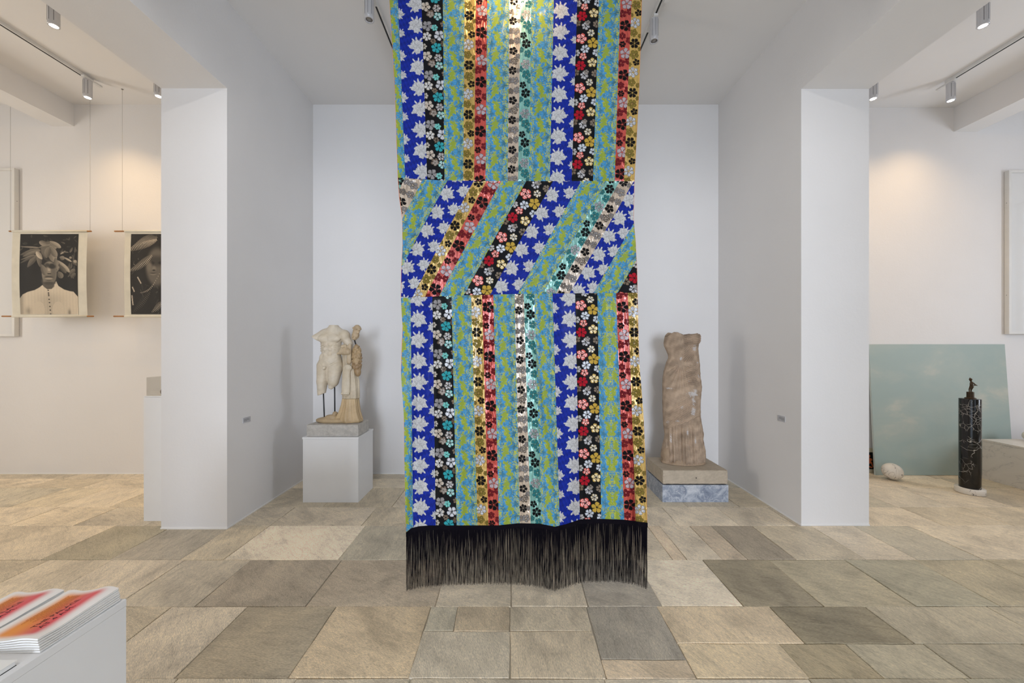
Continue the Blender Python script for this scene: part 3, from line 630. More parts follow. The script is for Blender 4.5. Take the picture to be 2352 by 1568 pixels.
# working space: x right, y towards viewer, z downwards (as on paper)
def torso(P):
    f = ell(P, (284, 0, 300), (80, 46, 100))
    f = smin(f, ell(P, (280, 4, 215), (92, 50, 70)), 22)
    f = smin(f, ell(P, (277, 0, 392), (88, 52, 58)), 22)
    f = smin(f, cap(P, (296, -6, 150), (300, -4, 112), 42, 33), 18)
    f = smin(f, ell(P, (290, -10, 168), (105, 34, 32)), 22)
    f = smin(f, cap(P, (246, -6, 166), (286, -8, 132), 22, 24), 12); f = smin(f, cap(P, (352, -6, 164), (312, -8, 130), 24, 24), 12)
    arm = np.maximum(cap(P, (232, -2, 180), (150, 8, 224), 38, 32), (P[..., 0]-140)*-.57+(P[..., 2]-205)*.82)
    f = smin(f, arm, 12)
    f = smin(f, ell(P, (384, 0, 192), (46, 42, 44)), 14)
    f = smin(f, cap(P, (392, -2, 205), (428, -14, 285), 37, 30), 10)
    for cx, w in ((238, 42), (322, 50)): f = smin(f, ell(P, (cx, 38, 218), (w, 20, 33)), 7)
    for (cx, cz) in ((256, 268), (294, 268), (254, 302), (292, 302), (254, 342), (288, 342)): f = smin(f, ell(P, (cx, 40, cz), (18.5, 12, 16.5)), 4)
    f = smin(f, ell(P, (270, 36, 392), (44, 17, 40)), 14)
    for cx, s in ((205, 1), (352, -1)):
        f = smin(f, ell(P, (cx+s*9, 8, 368), (15, 34, 26)), 16)
        for k in range(4): f = smin(f, cap(P, (cx+s*9, 24, 262+k*18), (cx+s*24, 38, 250+k*18), 7, 5), 5)
    # thighs
    f = smin(f, cap(P, (224, 2, 435), (214, 6, 560), 53, 42), 16); f = smin(f, cap(P, (214, 6, 560), (210, 12, 655), 41, 31), 10)
    f = smin(f, ell(P, (214, 30, 600), (27, 22, 30)), 8)
    f = smin(f, cap(P, (320, 4, 440), (306, 18, 560), 57, 41), 16); f = smin(f, cap(P, (306, 18, 560), (292, 24, 598), 38, 22), 10)
    f = smin(f, ell(P, (250, 50, 448), (12, 14, 16)), 5); f = smin(f, cap(P, (246, 58, 440), (246, 62, 458), 6, 5), 3)
    # inguinal furrows, linea alba, collar notch
    for a, b in (((200, 52, 400), (240, 58, 440)), ((358, 48, 395), (268, 58, 442))): f = np.maximum(f, -(cap(P, a, b, 7, 5)-0)); 
    f = -smin(-f, cap(P, (274, 56, 210), (272, 56, 350), 7, 6.5), 5)
    f = -smin(-f, cap(P, (214, 62, 254), (272, 58, 250), 7, 6), 5); f = -smin(-f, cap(P, (280, 58, 250), (356, 52, 246), 7, 6), 5)
    f = -smin(-f, cap(P, (366, 30, 230), (352, 44, 268), 6, 7), 4)
    f = -smin(-f, cap(P, (186, 60, 572), (214, 64, 558), 8, 8), 3); f = -smin(-f, cap(P, (214, 64, 558), (246, 58, 574), 8, 7), 3)
    # breaks: neck top, arm stump, shins
    f = np.maximum(f, 111-P[..., 2]); f = np.maximum(f, -((P[..., 0]-150)*.72+(232-P[..., 2])*-.35+8) if False else f)
    f = np.maximum(f, P[..., 2]-(664-(P[..., 0]-200)*.35)) 
    f = np.maximum(f, P[..., 2]-(600+(P[..., 0]-292)*-.35+6*np.sin(P[..., 1]*.1)) if False else f)
    return f+.5*blobnoise(P, .12, 2)+sst(P[..., 2], 600, 660)*2.2*blobnoise(P, .09, 5)
def vcol(V, base, alt, seed, s=.03, amt=.5):
    n = blobnoise(V.astype(np.float32), s, seed); n2 = blobnoise(V.astype(np.float32), s*5, seed+9)
    k = np.clip(.5+.9*n+.3*n2, 0, 1)[:, None]*amt; return s2l(base)*(1-k)+s2l(alt)*k
V, F = nets((125, -75, 95), (445, 85, 672), 3.0, torso)
def add_nets(name, V, F, col, parent, mat, conv, smooth=True):
    me = mesh_np(name, conv(V), F[:, ::-1], smooth, col); o = add(name, me, parent, mat)
    bm = bmesh.new(); bm.from_mesh(me); bmesh.ops.recalc_face_normals(bm, faces=bm.faces); bm.to_mesh(me); bm.free(); return o
add_nets('body', V, F, vcol(V, (212, 200, 180), (190, 172, 142), 1), MS, M_MARBLE, m2)
def loftc(name, rows, folds, parent, mat, conv, base, alt, n=90, nr=90, seed=0):
    """rows: (z, cx, cy, rx, ry)"""
    t = np.array(rows, float); z = np.linspace(t[0, 0], t[-1, 0], nr); th = np.linspace(0, 2*PI, n, endpoint=False)
    c = [np.interp(z, t[:, 0], t[:, k])[:, None] for k in range(1, 5)]; Z = z[:, None]+0*th[None]; T = th[None]+0*Z
    k = 1+folds(T, Z); X = c[0]+c[2]*k*np.cos(T); Y = c[1]+c[3]*k*np.sin(T)
    V = np.stack([X, Y, Z], -1).reshape(-1, 3); col = vcol(V, base, alt, seed).reshape(nr, n, 3)
    return grid(name, conv(V).reshape(nr, n, 3), col, parent, mat, wrap=True, caps=True)
fold = lambda a, k, ph: (lambda T, Z: a*np.sin(k*T+ph+Z*.004)+a*.5*np.sin(2.3*k*T+Z*.012+1)*(1+0*T))
loftc('drapery', [(300, 405, -8, 38, 30), (350, 412, -8, 42, 34), (450, 428, -10, 54, 38), (560, 434, -10, 62, 42), (640, 434, -10, 64, 44), (695, 434, -10, 64, 44)], fold(.07, 7, 0), MS, M_MARBLE, m2, (204, 190, 166), (178, 160, 130), seed=4)
loftc('drapery_foot', [(697, 433, -8, 60, 44), (740, 432, -6, 66, 48), (800, 428, 0, 80, 56), (845, 424, 4, 100, 62), (866, 426, 4, 104, 64), (880, 430, 4, 96, 60)], fold(.09, 6, 1), MS, M_MARBLE, m2, (198, 172, 132), (172, 144, 106), seed=5)['label'] = 'darker restored lower block of drapery'
def paw(P):
    f = cap(P, (418, 34, 470), (414, 38, 640), 30, 34, .5); 
    for k in range(5): f = smin(f, ell(P, (389+k*13, 52, 650), (8, 9, 9)), 3)
    f = smin(f, ell(P, (426, 34, 450), (36, 20, 30)), 10)
    return f+.6*np.sin(P[..., 0]*.35)
V, F = nets((370, -5, 400), (470, 80, 680), 3, paw); add_nets('lion_paw', V, F, vcol(V, (208, 196, 174), (186, 168, 138), 6), MS, M_MARBLE, m2)
def head(P):
    f = ell(P, (402, 30, 318), (42, 30, 30)); f = smin(f, ell(P, (400, 34, 284), (26, 22, 20)), 8)
    f = smin(f, cap(P, (352, 44, 336), (430, 40, 322), 8, 26), 8); f = smin(f, cap(P, (440, 26, 270), (438, 34, 400), 12, 20, .7), 10)
    for c in ((388, 50, 300), (408, 52, 292), (424, 46, 306)): f = -smin(-f, ell(P, c, (8, 8, 7))*1.0, 4)
    return f+1.0*blobnoise(P, .22, 3)
V, F = nets((335, -10, 250), (480, 85, 450), 3, head); add_nets('lion_head', V, F, vcol(V, (202, 184, 154), (160, 134, 104), 7), MS, M_MARBLE, m2)
def mane(P):
    f = ell(P, (488, 6, 386), (32, 30, 112)); f = smin(f, ell(P, (498, 8, 485), (24, 24, 36)), 12); r = np.random.default_rng(5)
    for k in range(110):
        a = r.uniform(-.5, 3.6); z = r.uniform(-1, .62); w = math.sqrt(max(0, 1-z*z))
        f = smin(f, ell(P, (488+32*w*math.cos(a), 6+30*w*math.sin(a), 386+112*z), (10, 9, 12)), 2.5)
    return f
V, F = nets((435, -45, 255), (545, 62, 535), 3, mane); add_nets('lion_mane', V, F, vcol(V, (184, 158, 120), (140, 112, 80), 8, amt=.8), MS, M_MARBLE, m2)['label'] = 'brown curly lion mane'
def club(P):
    f = cap(P, (489, 0, 136), (466, -4, 208), 28, 24)
    r = np.random.default_rng(9)
    for k in range(22):
        t = r.uniform(0, 1); a = r.uniform(0, 6.3); R_ = 28-4*t; f = smin(f, ell(P, (489-23*t+R_*math.cos(a), R_*math.sin(a), 132+80*t), (9, 9, 7)), 4)
    return f
V, F = nets((425, -45, 90), (535, 45, 250), 3, club); add_nets('club', V, F, vcol(V, (196, 174, 142), (166, 142, 110), 10), MS, M_MARBLE, m2)['label'] = 'knobbly end of the club'
M_IRON = simple('black_iron', (.02, .02, .022, 1), .5, .4)
for a, b in (((222, 6, 640), (229, 6, 846)), ((313, 10, 585), (313, 6, 822)), ((464, -6, 225), (478, -6, 275))):
    tube('support_rod', [tuple(m2(np.array([a], float))[0]), tuple(m2(np.array([b], float))[0])], .0062, M_IRON, MS, 10)
def sbase(P):
    f = ell(P, (352, 0, 868), (184, 66, 30)); f = smin(f, ell(P, (262, 12, 866), (92, 52, 24)), 14); f = np.maximum(f, P[..., 2]-884); f = np.maximum(f, 838-P[..., 2])
    f = smin(f, ell(P, (292, 28, 838), (46, 28, 20)), 10); f = smin(f, ell(P, (322, 20, 812), (20, 18, 16)), 10)
    return f+1.5*blobnoise(P, .06, 6)
V, F = nets((160, -75, 785), (545, 82, 892), 3, sbase); add_nets('statue_base', V, F, vcol(V, (186, 162, 126), (150, 128, 98), 12), MS, M_MARBLE, m2)
# ------------------------------------------------------------------ right statue
M_LIME = attr_mat('limestone', .8, bump=(60, .5, .006), mul=(18, .86, 1.1))
k = NT('grey_marble'); p = k.obj(); n1 = k.noise(p, 9, 6, .65, 1.6); n2 = k.noise(p, 30, 6, .7, .6); n3 = k.noise(p, 4, 5, .6, 2.5)
c = k.ramp(n1, [(.32, rgb(112, 122, 140)), (.5, rgb(150, 158, 172)), (.68, rgb(196, 200, 206))]); v = k.math('ABSOLUTE', k.math('SUBTRACT', n3, .5))
k.l(k.mix(k.ramp(v, [(0, (.75,)*3), (.02, (0, 0, 0))]), c, rgb(206, 208, 212)), k.b.inputs['Base Color']); k.b.inputs['Roughness'].default_value = .38; k.bump(n2, .1, .003)
M_GM = k.m
tag(box('marble_block', 1.440, 2.075, 3.687, 4.137, 0, .1645, M_GM, bevel=.002), 'blue grey veined marble block on the floor under the limestone base', 'block')
LS = tag(rough_block('limestone_base', 1.445, 2.073, 3.690, 4.137, .1715, .306, (184, 170, 150), M_LIME, .002, 8, 30, edge=1), 'beige limestone slab between the blue grey marble block and the draped statue', 'slab')
box('carved_mark', 1.762, 1.768, 3.6875, 3.692, .226, .238, M_IRON, LS); box('joint_shim', 1.455, 2.06, 3.70, 4.12, .1655, .172, M_IRON, LS)
KG = 3.97/FPX/3.735; GX = (1470+370/3.735-VX)*3.97/FPX
GS = empty('draped_statue', (GX, 3.97, .3065), 'headless draped female statue in brown stone, on the limestone base', 'statue')
SIL = [(80, 250, 505), (100, 232, 512), (130, 212, 516), (170, 205, 514), (200, 208, 500), (240, 222, 494), (290, 241, 500), (320, 245, 502), (350, 228, 505), (420, 205, 508), (480, 197, 512), (550, 195, 524), (600, 196, 519), (700, 195, 512), (800, 199, 514), (880, 202, 528), (905, 206, 532), (960, 214, 541), (1000, 210, 536), (1050, 196, 545), (1100, 187, 555), (1150, 180, 556), (1196, 192, 551)]
SIL = np.array(SIL, float)
def gtop(x): return np.interp(x, [205, 235, 262, 290, 318, 340, 370, 400, 450, 490, 512, 518], [140, 108, 88, 90, 108, 118, 114, 107, 98, 107, 124, 140])
nr, nc = 330, 300; t = np.linspace(0, 1, nr)[:, None]; th = np.linspace(0, 2*PI, nc, endpoint=False)[None]
y0 = 125+(1196-125)*t+0*th; L, Rr = np.interp(y0, SIL[:, 0], SIL[:, 1]), np.interp(y0, SIL[:, 0], SIL[:, 2])
cx, rx = (L+Rr)/2, (Rr-L)/2; ct, st = np.cos(th), np.sin(th)
sq = np.interp(y0, [100, 320, 450, 900, 1196], [.62, .66, .70, .66, .72])
bus = 16*np.exp(-((y0-215)/45.0)**2)*(np.exp(-((np.cos(th)-.42)/.28)**2)+np.exp(-((np.cos(th)+.40)/.28)**2))
x = cx+rx*ct; y = y0+(gtop(x)-125)*(1-t)**4
front = np.clip(st, -.15, 1)                       # st>0 faces the viewer
dsp = np.zeros_like(x)
hem = np.interp(x, [195, 205, 300, 445, 520], [908, 906, 862, 800, 800])+3*np.sin(x*.09)
low = sst(y, hem-2, hem+3)
vf = lambda ph, w: np.sin(2*PI*x/w+ph+.5*np.sin(y*.012))
lowf = (15*(np.abs(vf(.4, 62))**.7-.45)+7*vf(1.9, 23)+3*np.sin(x*.62+y*.004))*sst(y, 800, 960)*(.6+.4*sst(x, 520, 380))
dsp += low*(lowf-11)
ov = (1-low)
ph = np.arctan2(y-345, x-312); rad = np.hypot(y-345, x-312)
fan = np.sin(ph*30)*sst(rad, 15, 45)*(1-sst(rad, 200, 360))*sst(ph, .25, .7)*5.5
dg = (x*.62+y*.78); diag = np.sin(dg*.46+2*np.sin((x-y)*.01))*sst(dg, 660, 760)*(1-sst(dg, 830, 930))*6.0*sst(430-x+.35*y, 200, 330)
swr = np.hypot((x-408)*1.0, (y-320)*1.0); sw = np.sin(swr*.42)*np.exp(-((x-392)/55.0)**2)*sst(y, 350, 390)*(1-sst(y, 500, 560))*8
nk = np.hypot((x-425)*.8, y-40); neck = np.sin(nk*.42)*sst(x, 318, 350)*(1-sst(y, 175, 225))*8.5
bf = np.sin((x*.75+y*.66)*.50)*sst(x, 325, 345)*(1-sst(x, 415, 440))*sst(y, 205, 235)*(1-sst(y, 320, 345))*8
bf2 = np.sin(x*.5+y*.1)*np.exp(-((x-345)/20.0)**2)*np.exp(-((y-180)/30.0)**2)*8
belt = 9*np.exp(-((y-345-.10*(x-300))/16.0)**2)*sst(x, 330, 370)-6*np.exp(-((y-322+.25*(x-250))/12.0)**2)*(1-sst(x, 290, 320))
rw = np.sin((x*.2+y)*.35)*np.exp(-((x-240)/38.0)**2)*np.exp(-((y-375)/40.0)**2)*5
dsp += ov*(fan+diag+sw+neck+bf+bf2+belt+rw+bus*1.2)
Pn = np.stack([x, 150*st+0*x, y], -1).reshape(-1, 3).astype(np.float32); nz = blobnoise(Pn, .045, 3).reshape(x.shape); nz2 = blobnoise(Pn, .16, 4).reshape(x.shape)
dsp = dsp*np.clip(front*1.5, 0, 1)+2.2*nz+.9*nz2-9*np.exp(-((x-455)/22.0)**2-((y-745)/30.0)**2)*front
edge_n = 3.5*blobnoise(np.stack([0*x, 0*x, y+0*x], -1).reshape(-1, 3).astype(np.float32), .11, 7).reshape(x.shape)*sst(y, 300, 340)*(ct > 0)
rr = rx+edge_n*.6+.35*dsp; X = cx+rr*ct; Y = (rx*sq+dsp)*st*np.where(st > 0, 1, .85)
patch = np.zeros_like(x)
for (a, b, u, v, s) in ((428, 230, 30, 36, 0), (400, 600, 62, 34, 0), (425, 590, 26, 45, 0), (410, 660, 22, 34, 0), (412, 745, 30, 52, 0), (318, 308, 13, 17, 0), (312, 715, 30, 22, 0), (285, 832, 26, 14, 0), (372, 495, 10, 8, 0), (432, 1000, 12, 55, 0), (465, 460, 14, 24, 0), (225, 560, 24, 8, 0), (362, 920, 8, 50, 0), (240, 985, 9, 60, 0), (458, 345, 14, 12, 0), (220, 845, 12, 18, 0)):
    patch = np.maximum(patch, np.exp(-((x-a)/u)**2-((y-b)/v)**2))
nz3 = blobnoise(Pn, .32, 11).reshape(x.shape); patch = sst(patch+.45*nz2+.3*nz+.3*nz3, .55, .95)*(st > 0)*(patch > .05)*.75
nA = np.clip(.5+.8*nz+.3*nz2, 0, 1)[..., None]
colr = (s2l((186, 162, 138))*(1-nA)+s2l((150, 130, 110))*nA); colr = colr*(1-patch[..., None])+s2l((204, 200, 198))*patch[..., None]
Pg = np.stack([(X-370)*KG, -Y*KG, (1196-y)*KG], -1)
# close the broken top with shrinking rings
tops = []; ctr = Pg[0].mean(0); ctr[2] -= .01
for q in (.97, .85, .6, .3, .02): tops.append(ctr+(Pg[0]-ctr)*np.array([q, q, .55+.45*q])+np.array([0, 0, -.003]))
Pg = np.concatenate([np.array(tops[::-1]), Pg]); colr = np.concatenate([np.repeat(colr[:1], 5, 0)*.85, colr])
M_BROWN = attr_mat('weathered_brown_stone', .8, bump=(75, .6, .006), mul=(10, .88, 1.1))
grid('body', Pg, colr, GS, M_BROWN, wrap=True, caps=True)
def gb(V): return np.stack([(V[:, 0]-370)*KG, -V[:, 1]*KG, (1196-V[:, 2])*KG], -1)
def gfoot(P):
    f = ell(P, (362, 20, 1192), (186, 112, 34)); f = np.maximum(f, P[..., 2]-1200); f = smin(f, ell(P, (215, 30, 1130), (34, 50, 70)), 18); f = smin(f, ell(P, (300, 95, 1168), (40, 26, 24)), 14)
    return np.maximum(f+2.5*blobnoise(P, .05, 8)+1.2*blobnoise(P, .15, 2), P[..., 2]-1196)
V, F = nets((160, -110, 1050), (570, 145, 1204), 4, gfoot); add_nets('statue_foot', V, F, vcol(V, (172, 148, 122), (146, 124, 102), 14), GS, M_BROWN, gb)
# ------------------------------------------------------------------ right room: sky painting, egg, column, marble bench
k = NT('sky_painting_canvas'); p = k.obj(); sc = k.n('ShaderNodeMapping'); sc.inputs['Scale'].default_value = (1, 1, 1.9); k.l(p, sc.inputs['Vector'])
n1 = k.noise(sc.outputs[0], 1.5, 5, .55, .4); n2 = k.noise(sc.outputs[0], 5, 4, .5); s = k.math('ADD', n1, k.math('MULTIPLY', n2, .12))
k.l(k.ramp(s, [(.50, rgb(156, 172, 166)), (.64, rgb(164, 176, 168)), (.72, rgb(180, 184, 172)), (.86, rgb(200, 196, 182))]), k.b.inputs['Base Color']); k.b.inputs['Roughness'].default_value = .5
M_SKY = k.m; M_CANV = simple('canvas_edge', rgb(186, 196, 190), .7)
tilt = math.atan2(.085, 1.524); Lp = math.hypot(.085, 1.524)
SP = empty('sky_painting', (5.015, 4.452, 0), 'large unframed painting of pale blue cloudy sky leaning against the right room wall', 'painting'); SP.rotation_euler = (-tilt, 0, 0)
box('canvas', -.800, .808, -.001, .0, .003, Lp, M_SKY, SP); box('stretcher', -.800, .808, .0, .020, .003, Lp, M_CANV, SP)
M_OCH = simple('picture_mount', rgb(206, 196, 168), .7); M_BKP = simple('black_ground', (.006, .006, .007, 1), .5); M_TERR = simple('terracotta_figure', rgb(196, 104, 58), .7)
FP = empty('figure_picture', (4.16, 4.547, 0), 'small black picture with orange vase figure on the floor behind the sky painting', 'picture')
box('mount', -.24, .24, -.006, .006, .002, .292, M_OCH, FP); box('black_panel', -.22, .22, -.009, -.006, .045, .245, M_BKP, FP)
fx = lambda px: (px-VX)*4.54/FPX-4.16
fz = lambda py: HC-(py-VY)*4.54/FPX
def poly(name, pts, y0, y1, mat, parent):
    bm = bmesh.new(); A = [bm.verts.new((x, y0, z)) for x, z in pts]; B = [bm.verts.new((x, y1, z)) for x, z in pts]; n = len(pts)
    bm.faces.new(A); bm.faces.new(B[::-1])
    for i in range(n): bm.faces.new([A[i], A[(i+1) % n], B[(i+1) % n], B[i]])
    return bm_obj(name, bm, mat, parent)
q = lambda *a: [(fx(1980+u/15.68), fz(1020+v/15.68)) for u, v in a]
for nm, pts in (('figure_torso', q((190, 480), (240, 470), (330, 520), (360, 560), (330, 590), (300, 600), (340, 640), (330, 690), (190, 690))), ('figure_head', q((225, 440), (255, 380), (290, 400), (285, 450), (240, 470))),
                ('figure_leg', q((310, 640), (355, 650), (375, 740), (410, 810), (380, 830), (330, 720))), ('figure_leg', q((190, 750), (260, 780), (350, 815), (370, 845), (330, 850), (190, 800))), ('figure_arm', q((300, 500), (350, 520), (370, 570), (345, 580), (320, 530)))):
    poly(nm, pts, -.0105, -.009, M_TERR, FP)
k = NT('veined_white_marble'); p = k.obj(); n3 = k.noise(p, 5, 3, .5, 2.2); v = k.math('ABSOLUTE', k.math('SUBTRACT', n3, .5)); n4 = k.noise(p, 8, 3)
msk = k.math('MULTIPLY', k.ramp(v, [(0, (1, 1, 1)), (.012, (0, 0, 0))]), k.ramp(n4, [(.42, (0, 0, 0)), (.5, (1, 1, 1))]))
k.l(k.mix(msk, k.ramp(k.noise(p, 3, 3), [(.3, rgb(222, 216, 204)), (.7, rgb(236, 230, 220))]), rgb(92, 84, 78)), k.b.inputs['Base Color']); k.b.inputs['Roughness'].default_value = .28
M_VWM = k.m
def egg(loc, a, b, rot, label):
    n, m = 48, 36; t = np.linspace(0, PI, m)[:, None]; th = np.linspace(0, 2*PI, n, endpoint=False)[None]
    r = b*np.sin(t)*(1+.10*np.cos(t)); P = np.stack([a*np.cos(t)+0*th, r*np.cos(th), r*np.sin(th)], -1); P[[0, -1]] *= .999
    o = grid('marble_egg', P, None, None, M_VWM, wrap=True); o.rotation_euler = rot; o.location = loc; return tag(o, label, 'egg')
egg(((2048.5-VX)*4.31/FPX, 4.31, .0965), .104, .088, (.3, math.radians(30), math.radians(8)), 'white marble egg with black veins lying on the floor before the sky painting')
k = NT('black_marble'); p = k.obj(); wp = k.n('ShaderNodeTexNoise', Scale=7, Detail=3); k.l(p, wp.inputs['Vector'])
va = k.n('ShaderNodeVectorMath', _operation='MULTIPLY_ADD'); k.l(wp.outputs['Color'], va.inputs[0]); va.inputs[1].default_value = (.10,)*3; k.l(p, va.inputs[2])
vo = k.N.new('ShaderNodeTexVoronoi'); vo.feature = 'DISTANCE_TO_EDGE'; vo.inputs['Scale'].default_value = 9; k.l(va.outputs[0], vo.inputs['Vector'])
vo2 = k.N.new('ShaderNodeTexVoronoi'); vo2.feature = 'DISTANCE_TO_EDGE'; vo2.inputs['Scale'].default_value = 24; k.l(va.outputs[0], vo2.inputs['Vector'])
ms = k.noise(p, 4.5, 2); ms2 = k.noise(p, 7, 2)
a = k.math('MULTIPLY', k.ramp(vo.outputs['Distance'], [(0, (1, 1, 1)), (.018, (0, 0, 0))]), k.ramp(ms, [(.46, (0, 0, 0)), (.56, (1, 1, 1))]))
b = k.math('MULTIPLY', k.ramp(vo2.outputs['Distance'], [(0, (1, 1, 1)), (.03, (0, 0, 0))]), k.ramp(ms2, [(.53, (0, 0, 0)), (.58, (1, 1, 1))]))
k.l(k.mix(k.math('MAXIMUM', a, b), rgb(12, 10, 9), rgb(190, 186, 178)), k.b.inputs['Base Color']); k.b.inputs['Roughness'].default_value = .12
CX = 4.688
CO = empty('marble_column', (CX, 3.93, 0), 'short polished black marble column with white veins on a round white base', 'column')
lathe('base_disc', [(.107, .001), (.109, .004), (.109, .051), (.107, .054)], M_VWM, CO, 64); lathe('shaft', [(.0775, .054), (.0778, .056), (.0778, .960), (.077, .963)], k.m, CO, 64)
M_BRZ = simple('dark_bronze', rgb(66, 52, 36), .42, .7, bump=.2, var=.2)
FG = empty('bronze_figurine', (CX+.004, 3.93, .963), 'tiny dark bronze soldier figurine in tall hat on the black column', 'figurine')
lathe('foot_ring', [(.040, .0), (.042, .003), (.040, .010), (.031, .013)], M_BRZ, FG, 40); lathe('drum', [(.0265, .012), (.0265, .014), (.0262, .064), (.026, .068), (.024, .070)], M_BRZ, FG, 40, flute=lambda th: 1+.02*np.cos(20*th))
kf = 1/1344*60*3.93/880
def fig(P):
    f = cap(P, (650, 20, 880), (670, 0, 770), 22, 27); f = smin(f, cap(P, (670, 0, 770), (745, 0, 640), 28, 52), 8)
    f = smin(f, cap(P, (770, -10, 885), (775, 0, 780), 24, 28), 8); f = smin(f, cap(P, (775, 0, 780), (830, 0, 640), 30, 54), 8)
    f = smin(f, cap(P, (785, 0, 620), (790, 0, 430), 66, 62), 20); f = smin(f, ell(P, (800, 0, 425), (80, 45, 50)), 16)
    f = smin(f, cap(P, (760, 10, 390), (745, 16, 360), 26, 26), 8); f = smin(f, ell(P, (730, 16, 325), (42, 42, 52)), 8)
    f = smin(f, cap(P, (720, 12, 285), (722, 14, 262), 50, 66), 6); f = smin(f, cap(P, (715, 12, 260), (695, 8, 180), 34, 18), 8)
    f = smin(f, cap(P, (745, 0, 415), (690, 20, 480), 24, 20), 8); f = smin(f, cap(P, (690, 20, 480), (740, 40, 525), 20, 20), 6)
    f = smin(f, cap(P, (855, 0, 420), (955, 30, 540), 28, 26), 8); f = smin(f, cap(P, (860, 10, 575), (1000, 30, 545), 18, 24), 8); f = smin(f, cap(P, (960, 30, 545), (1055, 30, 580), 20, 14), 6)
    f = smin(f, ell(P, (655, 40, 893), (34, 50, 14)), 6); f = smin(f, ell(P, (775, 26, 893), (36, 50, 14)), 6)
    return f
V, F = nets((560, -110, 140), (1100, 120, 905), 11, fig)
add_nets('soldier', V, F, None, FG, M_BRZ, lambda V: np.stack([(V[:, 0]-722)*kf, -V[:, 1]*kf, (902-V[:, 2])*kf+.069], -1))
k = NT('white_bench_marble'); p = k.obj(); mp = k.n('ShaderNodeMapping'); mp.inputs['Rotation'].default_value = (0, .2, 0); mp.inputs['Scale'].default_value = (1, .55, .8); k.l(p, mp.inputs['Vector'])
n1 = k.noise(mp.outputs[0], 2.6, 7, .62, 2.0); v = k.math('ABSOLUTE', k.math('SUBTRACT', n1, .5))
k.l(k.ramp(v, [(0, rgb(186, 182, 174)), (.008, rgb(214, 208, 198)), (.2, rgb(222, 216, 205))]), k.b.inputs['Base Color']); k.b.inputs['Roughness'].default_value = .35
BN_ = empty('marble_bench', (6.0, 3.7, 0), 'low box of white grey-veined marble at the right edge, behind the black column', 'bench')
box('side_panel', -.664, .70, -.656, .656, 0, .424, k.m, BN_); box('top_slab', -.666, .702, -.658, .658, .4255, .446, k.m, BN_)
egg(((2366-VX)*4.25/FPX, 4.25, .446+.0605), .075, .058, (0, .1, .4), 'white stone egg on the low marble bench at the right edge')
# ------------------------------------------------------------------ box frames
k = NT('picture_glass'); k.b.inputs['Base Color'].default_value = (.78, .78, .77, 1); k.b.inputs['Roughness'].default_value = .03; k.b.inputs['Specular IOR Level'].default_value = .9
k.b.inputs['Coat Weight'].default_value = 1; k.b.inputs['Coat Roughness'].default_value = .02
M_GLZ = k.m; M_FRW = simple('frame_white', (.74, .73, .70, 1), .5, var=.02)
def box_frame(x0, x1, z0, z1, ywall, label):
    o = empty('box_frame', ((x0+x1)/2, ywall, (z0+z1)/2), label, 'framed artwork', 'white box frames on the side rooms'' back walls'); w, h = (x1-x0)/2, (z1-z0)/2; f = .030; d = .048
    for a, b, c, e in ((-w, -w+f, -h, h), (w-f, w, -h, h), (-w+f, w-f, h-f, h), (-w+f, w-f, -h, -h+f)): box('frame_bar', a, b, -d, -.003, c, e, M_FRW, o, bevel=.001)
    box('glazed_sheet', -w+f, w-f, -.036, -.031, -h+f, h-f, M_GLZ, o)
    for z in (.25, .78):
        for s in (-1, 1): lathe('screw', [(.003, 0), (.002, .001)], M_IRON, o, 10).location = (0, 0, 0)
    return o
def box_frame(x0, x1, z0, z1, ywall, label):
    o = empty('box_frame', ((x0+x1)/2, ywall, (z0+z1)/2), label, 'framed artwork', 'white box frames on the back walls of the side rooms'); w, h = (x1-x0)/2, (z1-z0)/2; f = .030; d = .048
    for a, b, c, e in ((-w, -w+f, -h, h), (w-f, w, -h, h), (-w+f, w-f, h-f, h), (-w+f, w-f, -h, -h+f)): box('frame_bar', a, b, -d, -.003, c, e, M_FRW, o, bevel=.001)
    box('glazed_sheet', -w+f, w-f, -.036, -.031, -h+f, h-f, M_GLZ, o)
    for z in (-h+.46, h-.38): box('frame_screw', (w if x0 < 0 else -w-.0008), (w+.0008 if x0 < 0 else -w), -.027, -.021, z-.003, z+.003, M_IRON, o)
box_frame(-7.35, -5.80, 1.615, 3.575, YL, 'white box frame on the left room wall, partly behind the hanging portrait')
box_frame(5.845, 7.35, 1.645, 3.575, YR, 'white box frame on the right room wall, its glass reflecting a shuttered window')
